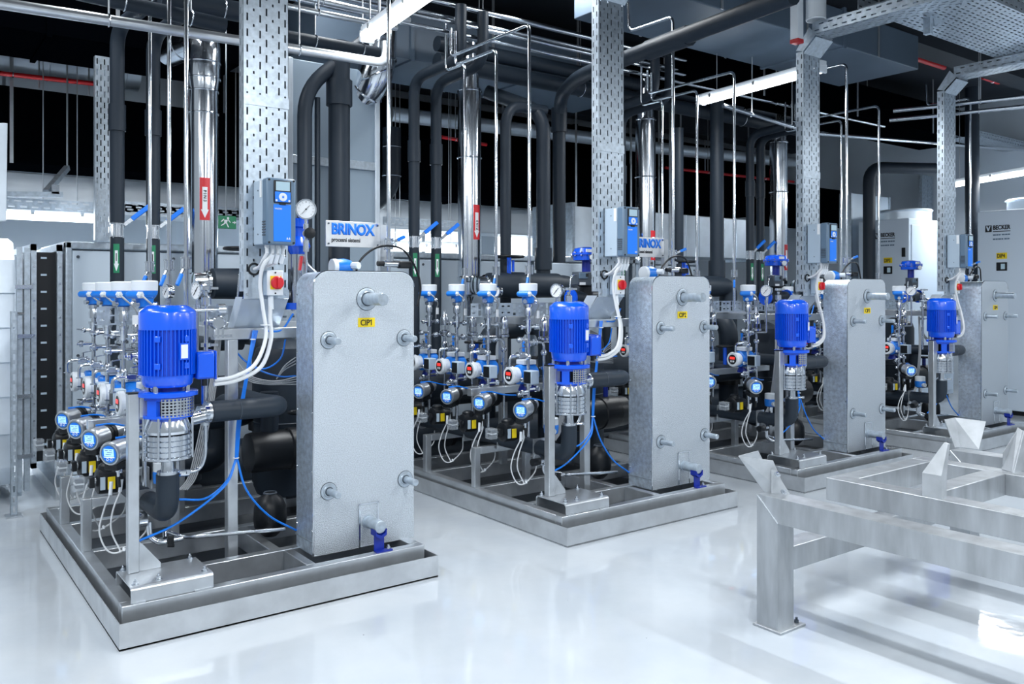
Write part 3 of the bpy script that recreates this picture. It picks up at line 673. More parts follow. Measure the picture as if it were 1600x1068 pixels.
# barrel
PR([(.918, .110), (.925, .110), (.972, .094), (.986, .088)], 32, 'pump_head', 'chrome')
PR([(.905, .104), (.918, .106)], 32, 'stage_ring', 'chrome')
for k in range(4):
    z = .90 - .026 * k
    mb = MB(); n = 40; prof = [(z - .026, .1035), (z - .024, .1065), (z - .003, .1065), (z - .001, .1035)]
    mb.rev((PX, PY, 0), (PX, PY, 1), prof, n)
    for i in range(20):
        a = 2 * PI * i / 20; mb.cbox((PX + .107 * math.cos(a), PY + .107 * math.sin(a), z - .012), (.006, .012, .015), rz=a)
    mb.build('pump_stage', 'chrome', t)
PR([(.778, .112), (.782, .118), (.792, .118), (.796, .112)], 32, 'base_ring', 'chrome')
for a in (-100, -28, 45, 115, 185, 235):
    a = math.radians(a); c = V(PX + .117 * math.cos(a), PY + .117 * math.sin(a), 0)
    MB().cyl(c + V(0, 0, .78), c + V(0, 0, .99), .0055, 8).build('tie_rod', 'fitting', t)
PR([(.70, .034), (.735, .030), (.78, .030)], 20, 'suction_neck', 'chrome')
PR([(.700, .050), (.716, .050)], 20, 'suction_clamp', 'fitting')
MB().cyl((PX + .05, PY - .03, .708), (PX + .085, PY - .05, .708), .008, 8).cyl((PX + .085, PY - .05, .70), (PX + .085, PY - .05, .718), .012, 8).build('wing_nut', 'fitting', t)
q = MB().box(PX + .118, PX + .205, PY - .085, PY + .035, 1.165, 1.30).build('terminal_box', 'motor_blue', t, bevel=.008)
MB().box(PX + .205, PX + .213, PY - .09, PY + .04, 1.16, 1.305).build('terminal_lid', 'motor_blue', q, bevel=.006)
MB().box(PX + .12, PX + .20, PY - .093, PY - .085, 1.172, 1.293).build('side_cover', 'motor_blue', q, bevel=.004)
MB().cyl((PX + .16, PY - .06, 1.13), (PX + .16, PY - .06, 1.165), .014, 10).build('cable_gland', 'black', q)
a = math.radians(-72)
pl = MB().cbox((PX + .138 * math.cos(a), PY + .138 * math.sin(a), 1.31), (.004, .048, .082), rz=a).build('rating_plate', 'motor_blue', t)
p2 = MB().cbox((PX + .1405 * math.cos(a), PY + .1405 * math.sin(a), 1.31), (.003, .036, .066), rz=a).build('plate_face', 'paper', pl)
MB().cyl((PX + .10, PY + .02, .955), (PX + .20, PY + .055, .965), .034, 18).build('discharge_nozzle', 'chrome', t)
# ---- insulated pipes of the pump
t = thing('discharge_pipe', 'black insulated pump outlet pipe with elbow on {S}', 'pipe', (.5, .39, .98), 'pump outlet pipes')
MB().cyl((.49, .375, .98), (.505, .377, .98), .056, 20).cyl((.505, .377, .98), (.52, .379, .98), .046, 20).build('clamp_flange', 'fitting', t)
MB().cyl((.45, .37, .98), (.492, .375, .98), .036, 18).build('sleeve_joint', 'chrome', t)
MB().pipe([(.515, .378, .98), (.90, .395, .978), (.93, .80, .95), (.93, 1.25, .95)], .0545, bend=.10, n=18).build('tube', 'insulation', t)
MB().torus((.66, .384, .98), (1, .03, 0), .0545, .0022, 20, 5).build('seam', 'dark_grey', t)
t = thing('suction_pipe', 'black insulated elbow and header pipe below the pump of {S}', 'pipe', (PX, PY, .51), 'pump suction pipes')
MB().pipe([(PX, PY, .70), (PX, PY, .505), (.27, .75, .505), (.27, 2.28, .505)], .054, bend=.125, n=18, seg=8).build('tube', 'insulation', t)
MB().rev((.27, 2.20, .505), (.27, 2.36, .505), [(0, .07), (.02, .075), (.12, .075), (.14, .06)], 18).build('end_cap', 'steel', t)
for y in (.62, 1.05, 1.5): MB().box(.22, .32, y, y + .008, .43, .57).build('pipe_clip', 'steel', t)
t = thing('header_pipe', 'thick black insulated pipe between the frame posts of {S}', 'pipe', (1.2, 1.0, .7), 'lower insulated pipes')
P = at(385, 708, y=1.0)
MB().rev((P.x, 1.0, P.z), (P.x + 1, 1.0, P.z), [(0, .09), (.01, .118), (.03, .122), (.25, .122), (.26, .13), (.42, .13), (.43, .122), (1.44 - P.x, .122)], 22).build('tube', 'black', t)
MB().cyl((P.x + .34, 1.0, P.z + .12), (P.x + .34, 1.0, P.z + .22), .02, 10).build('valve_stem', 'navy', t)
MB().torus((P.x + .34, 1.0, P.z + .22), (0, 0, 1), .07, .009, 20, 6).build('handwheel', 'black', t)
MB().cyl((P.x + .15, 1.02, P.z + .11), (P.x + .15, 1.02, P.z + .36), .055, 16).build('branch', 'insulation', t)
P = at(422, 782, y=.78)
t = thing('expansion_vessel', 'rounded black vessel standing low in the frame of {S}', 'vessel', (P.x, .78, .171), 'black vessels')
MB().rev((P.x, .78, .171), (P.x, .78, 1), [(0, .04), (.02, .06), (.05, .088), (.10, .096), (.17, .092), (.22, .07), (.24, .04), (.25, .035)], 24).build('body', 'black', t)
MB().torus((P.x, .78, .42), (0, 0, 1), .035, .006, 16, 5).build('collar', 'dark_grey', t)
t = thing('drain_line', 'bent stainless drain line low in the frame of {S}', 'pipe', (.3, .6, .2), 'drain lines')
A = [at(233, 815, y=.55), at(234, 838, y=.55), at(248, 848, y=.52), at(285, 840, y=.52)]
MB().pipe(A, .014, bend=.05).build('tube', 'fitting', t)
MB().pipe([at(258, 840, y=.58), at(257, 828, y=.62), at(284, 838, y=.55), at(300, 838, y=.6), (1.0, .6, .245)], .011, bend=.03).build('return_tube', 'fitting', t)
MB().cyl(at(267, 838, y=.5), at(267, 852, y=.5), .016, 10).cyl(at(262, 852, y=.5), at(272, 852, y=.5), .008, 8).build('clamp', 'black', t)
P = at(222, 811, y=.55); MB().cyl(P + V(-.02, 0, 0), P + V(.02, 0, 0), .04, 14).build('valve_body', 'fitting', t); MB().cyl(P + V(-.07, 0, -.01), P + V(-.02, 0, -.01), .026, 12).build('knob', 'black', t)
t = thing('condensate_tube', 'thin stainless tube dropping beside the pump of {S}', 'pipe', at(322, 640, y=.45), 'condensate tubes')
MB().pipe([at(321, 560, y=.45), at(321, 712, y=.45), at(312, 735, y=.45), at(280, 738, y=.45)], .010, bend=.05).build('tube', 'fitting', t)
MB().cyl(at(321, 650, y=.45), at(321, 664, y=.45), .02, 10).build('clamp', 'fitting', t); MB().cyl(at(281, 739, y=.45), at(295, 738, y=.45), .018, 10).build('coupling', 'fitting', t)

P = at(322, 470, y=.66)
t = thing('clamp_valve', 'stainless pipe with round clamp and wing nuts beside motor on {S}', 'valve', (P.x, .66, .95), 'clamp valves beside motors')
MB().cyl((P.x, .66, .98), (P.x, .66, P.z + .05), .0125, 12).rev((P.x, .66, P.z - .03), (P.x, .66, 9), [(0, .0125), (.01, .026), (.05, .026), (.06, .0125)], 14).build('pipe', 'fitting', t)
for dz in (-.13, -.25, .06):
    MB().cyl((P.x, .66, P.z + dz), (P.x, .66, P.z + dz + .02), .028, 16).bar((P.x + .02, .65, P.z + dz + .01), (P.x + .06, .64, P.z + dz + .01), .012, .014).build('clamp', 'fitting', t)
MB().cyl((P.x - .06, .66, P.z - .05), (P.x + .10, .66, P.z - .05), .013, 12).cyl((P.x + .06, .66, P.z - .05), (P.x + .10, .66, P.z - .05), .034, 18).build('side_branch', 'fitting', t)
q = MB().cyl((P.x + .055, .60, P.z - .12), (P.x + .055, .68, P.z - .12), .034, 22).torus((P.x + .055, .60, P.z - .12), (0, 1, 0), .033, .006, 22, 6).build('round_clamp', 'fitting', t)
MB().bar((P.x + .045, .60, P.z - .15), (P.x + .045, .60, P.z - .20), .012, .012).bar((P.x + .07, .60, P.z - .15), (P.x + .07, .60, P.z - .20), .012, .012).bar((P.x + .02, .60, P.z - .19), (P.x + .12, .60, P.z - .19), .014, .014).build('wing_nut', 'fitting', q)
# ---- plate heat exchanger
EX0, EX1, EY0, EY1, EZ0, EZ1 = 1.026, 1.648, .26, .504, .166, 1.712
t = thing('heat_exchanger', 'upright {E} heat exchanger case with stubs, front of {S}', 'heat exchanger', ((EX0 + EX1) / 2, EY0, EZ0), 'heat exchangers')
def outline(x0, x1, z0, z1, r, n=8):
    P = [(x0, z0), (x1, z0)]
    for i in range(n + 1):
        a = PI / 2 * i / n; P.append((x1 - r + r * math.cos(a), z1 - r + r * math.sin(a)))
    for i in range(n + 1):
        a = PI / 2 + PI / 2 * i / n; P.append((x0 + r + r * math.cos(a), z1 - r + r * math.sin(a)))
    return P
O = outline(EX0, EX1, EZ0, EZ1, .085)
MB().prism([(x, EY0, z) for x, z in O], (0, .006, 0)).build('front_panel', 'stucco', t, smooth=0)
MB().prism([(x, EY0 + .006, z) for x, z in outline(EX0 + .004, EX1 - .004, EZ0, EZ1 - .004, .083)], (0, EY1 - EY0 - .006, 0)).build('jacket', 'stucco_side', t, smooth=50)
MB().sweep([(x, EY0 + .002, z) for x, z in O[2:]][:] + [(EX0, EY0 + .002, EZ0)], .0045, 6).build('edge_bead', 'chrome', t)
MB().box(EX0 - .003, EX0 + .002, EY0 + .006, EY1, EZ0 + .07, EZ0 + .078).build('lower_seam', 'galv', t)
sc = MB()
for k in range(5): sc.sphere((EX0 + .002, EY0 + .02, .3 + .32 * k), .006, 8).sphere((EX0 + .002, EY1 - .015, .3 + .32 * k), .006, 8)
sc.build('rivets', 'fitting', t)
for (x, z, r, L, R_) in ((1.344, 1.557, .034, .20, .062), (1.114, 1.334, .019, .125, .046), (1.583, 1.331, .019, .125, .046), (1.114, .509, .019, .125, .046), (1.590, .513, .019, .125, .046)):
    f = MB().rev((x, EY0, z), (x, EY0 - 1, z), [(0, R_), (.004, R_), (.006, R_ - .006), (.006, R_ * .72), (.010, R_ * .66), (.010, r)], 26).build('rosette', 'galv', t)
    MB().torus((x, EY0 - .001, z), (0, 1, 0), R_ + .001, .0022, 26, 5).torus((x, EY0 - .010, z), (0, 1, 0), r + .003, .003, 20, 5).build('sealing_ring', 'dark_grey', f)
    MB().rev((x, EY0, z), (x, EY0 - 1, z), [(.005, r), (L - .003, r), (L, r - .003)], 18).build('connection_stub', 'galv', f)
h = MB().box(1.297, 1.412, EY0 - .005, EY0, .165, .408).build('hatch', 'stucco', t)
hb = MB()
for a in ((1.293, 1.301, .165, .412), (1.408, 1.416, .165, .412), (1.293, 1.416, .404, .412), (1.293, 1.416, .165, .172)): hb.box(a[0], a[1], EY0 - .009, EY0 - .004, a[2], a[3])
hb.build('hatch_rim', 'chrome', h)
MB().rev((1.352, EY0 - .004, .307), (1.352, EY0 - 1, .307), [(0, .040), (.008, .040), (.009, .034), (.148, .034), (.150, .031)], 20).build('lower_stub', 'galv', t)
ft = MB().box(1.322, 1.382, EY0 - .135, EY0 - .128, .171, .285).prism([(1.318, EY0 - .16, .262), (1.352, EY0 - .16, .242), (1.386, EY0 - .16, .262), (1.386, EY0 - .16, .295), (1.376, EY0 - .16, .272), (1.352, EY0 - .16, .262), (1.328, EY0 - .16, .272), (1.318, EY0 - .16, .295)], (0, .06, 0))
ft.box(1.322, 1.42, EY0 - .165, EY0 - .128, .171, .178).build('support_foot', 'navy', t, label='blue support foot')
MB().cyl((1.402, EY0 - .147, .178), (1.402, EY0 - .147, .20), .006, 8).cyl((1.402, EY0 - .147, .18), (1.402, EY0 - .147, .189), .011, 6).build('foot_bolt', 'fitting', t)
EXCH = t
# ---- cable tray column with slanting foot
TX0, TX1, TY0, TY1 = .735, .985, .512, .585
t = thing('cable_tray_column', 'tall perforated galvanised tray column rising from {S}', 'cable tray', (TX0, TY0, 1.45), 'perforated tray columns')
ZT = 3.74
MB().perf((TX0, TY0, 1.60), (1, 0, 0), (0, 0, 1), 7, 25, .25 / 7, (ZT - 1.60) / 25, .0095, .042).build('front_sheet', 'galv', t, solid=.002)
for x in (TX0, TX1): MB().perf((x, TY0, 1.60), (0, 1, 0), (0, 0, 1), 2, 25, (TY1 - TY0) / 2, (ZT - 1.60) / 25, .0085, .040).build('side_sheet', 'galv', t, solid=.002)
MB().box(TX0 - .003, TX1 + .003, TY0 - .004, TY0, 1.56, 1.61).build('joint_strap', 'galv', t)
MB().box(TX0 - .003, TX1 + .003, TY0 - .004, TY0, 2.62, 2.68).build('joint_strap', 'galv', t)
MB().box(TX0, TX1, TY1 - .002, TY1, 1.6, ZT).build('rear_cover', 'dark_grey', t)  # dark grey stands in for the shade inside the column
# foot: bend that leans back
ft = MB().plate([(TX0 - .005, TY0 + .012, 1.56), (TX1 + .005, TY0 + .012, 1.56), (TX1 + .005, TY0 + .16, 1.397), (TX0 - .005, TY0 + .16, 1.397)], -.003)
for x in (TX0 - .005, TX1 + .003): ft.prism([(x, TY0 + .012, 1.57), (x, TY0 + .16, 1.397), (x, TY0 + .26, 1.397), (x, TY1 + .05, 1.57)], (.002, 0, 0))
ft.build('slanting_foot', 'duct_metal', t)
for x in (TX0 + .015, TX1 - .015): MB().cyl((x, TY0 - .008, 1.585), (x, TY0 - .003, 1.585), .008, 8).build('bolt', 'fitting', t)
# head: bend toward the camera side
hd = MB().plate([(TX0 - .004, TY0 - .004, ZT - .02), (TX1 + .004, TY0 - .004, ZT - .02), (TX1 + .004, TY0 - .13, ZT + .10), (TX0 - .004, TY0 - .13, ZT + .10)], .003)
for x in (TX0 - .004, TX1 + .002): hd.prism([(x, TY0, ZT), (x, TY0 - .13, ZT + .12), (x, TY0 - .06, ZT + .2), (x, TY1, ZT + .02)], (.002, 0, 0))
hd.build('bend_head', 'galv', t)
# ---- frequency converter
VX0, VX1, VY0, VY1, VZ0, VZ1 = .785, .945, .305, .505, 1.848, 2.204
t = thing('frequency_converter', 'blue and grey frequency converter box on the tray column of {S}', 'controller', ((VX0 + VX1) / 2, VY1, VZ0), 'frequency converters')
ym = .375
MB().box(VX0, VX1, ym, VY1, VZ0 + .005, VZ1 - .005).build('rear_housing', 'housing_grey', t, bevel=.004)
MB().box(VX0 - .002, VX1 + .002, VY0, ym, VZ0, VZ1).build('front_cover', 'cover_grey', t, bevel=.012)
MB().box(VX0 + .036, VX1 - .028, VY0 - .004, VY0 + .002, VZ0 + .018, VZ0 + .215).build('blue_panel', 'panel_blue', t, bevel=.002)
k = MB().box(VX0 + .036, VX1 - .028, VY0 - .008, VY0 + .002, VZ0 + .222, VZ1 - .014).build('keypad', 'black', t, bevel=.004)
MB().box(VX0 + .041, VX1 - .033, VY0 - .010, VY0 - .007, VZ0 + .228, VZ0 + .282).build('button_pad', 'panel_blue', k, bevel=.003)
MB().box(VX0 + .046, VX1 - .038, VY0 - .0105, VY0 - .007, VZ0 + .288, VZ1 - .020).build('screen', 'lcd_grey', k)
MB().rev(((VX0 + VX1) / 2 + .004, VY0 - .009, VZ0 + .254), ((VX0 + VX1) / 2 + .004, VY0 - 1, VZ0 + .254), [(0, .023), (.004, .022), (.005, .010), (.003, .008)], 20).build('jog_ring', 'white', k)
MB().cyl(((VX0 + VX1) / 2 + .004, VY0 - .008, VZ0 + .254), ((VX0 + VX1) / 2 + .004, VY0 - .013, VZ0 + .254), .006, 12).build('centre_button', 'panel_blue', k)
for x in (VX0 + .049, VX1 - .041): MB().sphere((x, VY0 - .010, VZ0 + .235), .006, 10, (1, .5, 1)).build('soft_key', 'white', k)
MB().box((VX0 + VX1) / 2 - .012, (VX0 + VX1) / 2 + .02, VY0 - .009, VY0, VZ0 + .212, VZ0 + .222).build('latch', 'black', t)
text('brand_lettering', 'VACON', .011, 'white', t, (VX0 + .041, VY0 - .005, VZ0 + .188), FRONT, .0004)
MB().prism([(VX1 - .055, VY0 - .006, VZ0 + .03), (VX1 - .045, VY0 - .006, VZ0 + .03), (VX1 - .05, VY0 - .006, VZ0 + .042)], (0, .002, 0)).prism([(VX1 - .043, VY0 - .006, VZ0 + .03), (VX1 - .033, VY0 - .006, VZ0 + .03), (VX1 - .038, VY0 - .006, VZ0 + .042)], (0, .002, 0)).build('arrow_mark', 'white', t)
for z in (VZ0 + .012, VZ1 - .012):
    for x in (VX0 + .012, VX1 - .012): MB().cyl((x, VY0 + .002, z), (x, VY0 - .003, z), .006, 8).build('screw', 'black', t)
v = MB()
for i in range(6): v.box(VX0 - .006, VX0 - .001, VY0 + .014, ym - .012, VZ0 + .05 + .014 * i, VZ0 + .056 + .014 * i)
v.build('vent_slats', 'dark_grey', t)
MB().box(VX0 - .003, VX0, ym + .004, ym + .03, VZ1 - .10, VZ1 - .01).build('side_label', 'paper', t)
for z in (VZ0 + .06, VZ1 - .06): MB().cyl((VX0 - .003, ym + .06, z), (VX0, ym + .06, z), .004, 8).build('side_screw', 'dark_grey', t)
for x in (VX0 + .03, VX0 + .06, VX0 + .09, VX0 + .12): MB().rev((x, ym + .01, VZ0 + .006), (x, ym + .01, 0), [(0, .013), (.02, .013), (.022, .010), (.05, .009)], 12).build('cable_gland', 'cable_white', t)
# ---- main switch
t = thing('main_switch', 'white switch box with red rotary knob on yellow plate on {S}', 'switch', (.89, .51, 1.62), 'red main switches')
SX0, SX1, SY0, SZ0, SZ1 = .838, .928, .44, 1.578, 1.715
MB().box(SX0, SX1, SY0 + .01, TY0 - .005, SZ0, SZ1).build('box', 'housing_grey', t, bevel=.004)
MB().box(SX0, SX1, SY0, SY0 + .012, SZ0, SZ1).build('lid', 'white', t, bevel=.003)
MB().box(SX0 + .016, SX1 - .012, SY0 - .003, SY0 + .001, SZ0 + .034, SZ1 - .030).build('yellow_plate', 'yellow', t)
k = MB().rev(((SX0 + SX1) / 2 + .006, SY0 - .002, 1.648), ((SX0 + SX1) / 2 + .006, 0, 1.648), [(0, .034), (.010, .036), (.018, .036), (.024, .031)], 28).build('rotary_knob', 'red', t)
MB().cbox(((SX0 + SX1) / 2 + .006, SY0 - .032, 1.648), (.014, .02, .060)).build('grip', 'red', k, bevel=.004)
for z in (SZ0 + .012, SZ1 - .012): MB().cyl((SX0 + .045, SY0 + .001, z), (SX0 + .045, SY0 - .002, z), .005, 8).build('screw', 'black', t)
MB().cyl((SX0 + .03, SY0 + .03, SZ0), (SX0 + .03, SY0 + .03, SZ0 - .03), .012, 10).build('cable_gland', 'white', t)
# ---- white power cables
t = thing('power_cable', 'thick white cable looping from converter to motor on {S}', 'cable', (.86, .45, 1.75), 'white power cables')
MB().cable([(VX0 + .06, .39, 1.80), (.80, .40, 1.74), (.790, .42, 1.64), (.80, .40, 1.50), (.80, .36, 1.36), (.72, .30, 1.22), (.60, .27, 1.165), (PX + .21, .26, 1.155)], .0105, 10).build('sheath', 'cable_white', t)
mb = MB(); P = [(.868, .47, 1.55), (.850, .43, 1.45), (.835, .38, 1.34), (.76, .32, 1.205), (.62, .28, 1.145), (PX + .21, .27, 1.132)]
mb.cable(P, .011, 10).build('ribbed_sheath', 'cable_white', t)
rb = MB(); Q = [Vector(p) for p in P]
for k in range(len(Q) - 1):
    for i in range(9):
        a = Q[k].lerp(Q[k + 1], i / 9); rb.torus(a, Q[k + 1] - Q[k], .0115, .002, 10, 4)
MB().cyl((.868, .47, 1.575), (.865, .455, 1.50), .015, 10).build('cable_sleeve', 'white', t)
MB().torus((.805, .385, 1.42), (0, 0, 1), .024, .003, 12, 5).build('cable_tie', 'white', t)
t = thing('control_cable', 'white control cable bundle below the converter of {S}', 'cable', (.85, .45, 1.80), 'white control cables')
for k, x in enumerate((VX0 + .03, VX0 + .09, VX0 + .12)):
    MB().cable([(x, ym + .01, 1.805), (x - .012, .41, 1.77), (.80 + .02 * k, .46, 1.735), (.785, .50, 1.722)], .009, 8).build('sheath', 'cable_white', t)
for k, x in enumerate((VX0 + .06, VX0 + .09, VX0 + .12)): MB().cyl((x, ym + .01, 1.80), (x - .006, ym + .03, 1.755), .013, 10).build('cable_marker', 'white', t)
MB().torus((.79, .508, 1.722), (0, 1, 0), .03, .006, 18, 6).build('grommet', 'black', t)
# ---- blue air hoses
t = thing('air_hose', 'bundle of blue air hoses hanging along the frame post of {S}', 'hose', (.75, .55, 1.3), 'blue air hose bundles')
for k in range(4):
    o = .008 * k
    MB().cable([at(396 + 2 * k, 516, y=.58), at(389 + k, 560, y=.56), at(380 + k, 610, y=.55), at(371 + 1.5 * k, 660, y=.54), at(368 + k, 715, y=.54)], .0055, 6).build('hose', 'hose_blue', t)
MB().cable([at(369, 715, y=.54), at(355, 750, y=.5), at(322, 778, y=.5), at(280, 780, y=.5)], .006, 6).build('hose', 'hose_blue', t)
MB().cable([at(369, 718, y=.54), at(350, 760, y=.47), at(280, 815, y=.42), at(214, 846, y=.40)], .006, 6).build('hose', 'hose_blue', t)
MB().cable([at(370, 715, y=.54), at(385, 765, y=.5), at(420, 805, y=.5), at(463, 828, y=.5)], .006, 6).build('hose', 'hose_blue', t)
for p in (at(395, 530, y=.55), at(382, 585, y=.545), at(369, 715, y=.53)): MB().torus(p, (0, 0, 1), .014, .003, 12, 4).build('hose_tie', 'white', t)
t = thing('air_hose', 'single blue air hose crossing behind the switch of {S}', 'hose', (.9, .6, 1.2), 'single blue air hoses')
MB().cable([at(458, 490, y=.62), at(440, 515, y=.60), at(415, 517, y=.58)], .006, 6).build('hose', 'hose_blue', t)
MB().cable([at(446, 530, y=.7), at(438, 560, y=.7), at(412, 576, y=.68), at(385, 565, y=.62), at(368, 548, y=.7)], .005, 6).build('hose', 'hose_blue', t)
MB().cable([at(386, 568, y=.6), at(415, 582, y=.66), at(440, 588, y=.7), at(462, 587, y=.72)], .005, 6).build('hose', 'hose_blue', t)
t = thing('signal_cable', 'grey signal cable bundle sagging beside the heat exchanger of {S}', 'cable', (.9, .8, 1.0), 'grey signal cables')
for k in range(4):
    MB().cable([at(368, 562 + 3 * k, y=.78), at(388, 585 + 3 * k, y=.78), at(415, 594 + 2 * k, y=.8), at(440, 594 + 2 * k, y=.8), at(463, 588 + 4 * k, y=.8)], .004, 5).build('sheath', 'cable_grey', t)
for k in range(3): MB().cable([at(462, 558 + 5 * k, y=.82), at(444, 572 + 3 * k, y=.82), at(432, 592, y=.82)], .0035, 5).build('sheath', 'cable_grey', t)
t = thing('signal_cable', 'grey signal cables running down behind the pump of {S}', 'cable', (.45, .6, 1.0), 'grey signal cables behind pumps')
for k in range(5): MB().cable([at(337 + 2 * k, 530, y=.75), at(328 + 2.5 * k, 600, y=.72), at(314 + 3 * k, 665, y=.7), at(296 + 3 * k, 740, y=.7), at(280 + 3 * k, 765, y=.7)], .004, 5).build('sheath', 'cable_grey', t)
# ---- black insulated pipework filling the rear of the frame
t = thing('return_pipe', 'black insulated pipe loop at the rear floor of {S}', 'pipe', (1.0, 2.0, .5), 'rear insulated pipe loops')
MB().pipe([(.48, 1.45, .80), (1.10, 1.45, .80), (1.10, 2.05, .80), (1.10, 2.05, .40), (.45, 2.05, .40)], .085, bend=.16, n=18).build('tube', 'insulation', t)
MB().cyl((.44, 1.45, .80), (.48, 1.45, .80), .11, 20).cyl((.41, 2.05, .40), (.45, 2.05, .40), .11, 20).build('end_flange', 'black', t)
MB().cyl((.80, 1.44, .86), (.80, 1.44, 1.06), .018, 10).build('valve_stem', 'motor_blue', t); MB().torus((.80, 1.44, 1.06), (0, 0, 1), .08, .009, 20, 6).build('handwheel', 'black', t)
t = thing('riser_pipe', 'pair of thick black insulated risers at the rear of {S}', 'pipe', (1.3, 1.9, .3), 'rear insulated risers')
MB().pipe([(1.36, 1.85, .25), (1.36, 1.85, 1.30), (1.36, 2.5, 1.30)], .10, bend=.2, n=18).build('riser', 'insulation', t)
MB().pipe([(.92, 2.20, .25), (.92, 2.20, 1.25), (1.30, 2.20, 1.25)], .085, bend=.18, n=18).build('riser', 'insulation', t)
MB().cyl((1.36, 1.85, .62), (1.36, 1.85, .72), .125, 20).build('coupling', 'black', t)
t = thing('buffer_vessel', 'stout black insulated vessel inside the frame of {S}, behind the heat exchanger', 'vessel', (1.30, 1.36, .171), 'insulated buffer vessels')
MB().rev((1.30, 1.36, .25), (1.30, 1.36, 3), [(0, .12), (.03, .18), (.08, .20), (.92, .20), (.98, .18), (1.02, .10), (1.04, .05)], 26).build('body', 'insulation', t)
for k in range(3):
    a = 2.1 * k; MB().box(1.30 + .14 * math.cos(a) - .02, 1.30 + .14 * math.cos(a) + .02, 1.36 + .14 * math.sin(a) - .02, 1.36 + .14 * math.sin(a) + .02, .171, .34).build('leg', 'steel', t)
MB().torus((1.30, 1.36, .75), (0, 0, 1), .202, .004, 26, 5).build('jacket_seam', 'dark_grey', t)
t = thing('valve_block', 'black cast valve block standing at the rear of {S}', 'valve', (.62, 1.95, .75), 'rear valve blocks')
MB().rev((.45, 1.92, .95), (1, 1.92, .95), [(0, .10), (.03, .10), (.035, .07), (.10, .09), (.22, .09), (.29, .07), (.295, .10), (.325, .10)], 20).build('body', 'black', t)
MB().cyl((.61, 1.92, 1.02), (.61, 1.92, 1.16), .03, 12).build('neck', 'motor_blue', t); MB().torus((.61, 1.92, 1.17), (0, 0, 1), .085, .01, 22, 6).build('handwheel', 'black', t)
MB().box(.60, .63, 1.90, 1.94, .171, .88).build('prop', 'steel', t)
# ---- perforated wiring tray across the middle
t = thing('cable_tray', 'horizontal perforated wiring tray across the middle of {S}', 'cable tray', (.4, 1.3, 1.41), 'wiring trays on the skids')
MB().perf((.15, 1.30, 1.41), (1, 0, 0), (0, 0, 1), 24, 2, .055, .05, .026, .012, False).build('front_sheet', 'galv', t, solid=.002)
MB().box(.15, 1.47, 1.30, 1.38, 1.405, 1.41).build('bottom_sheet', 'galv', t)
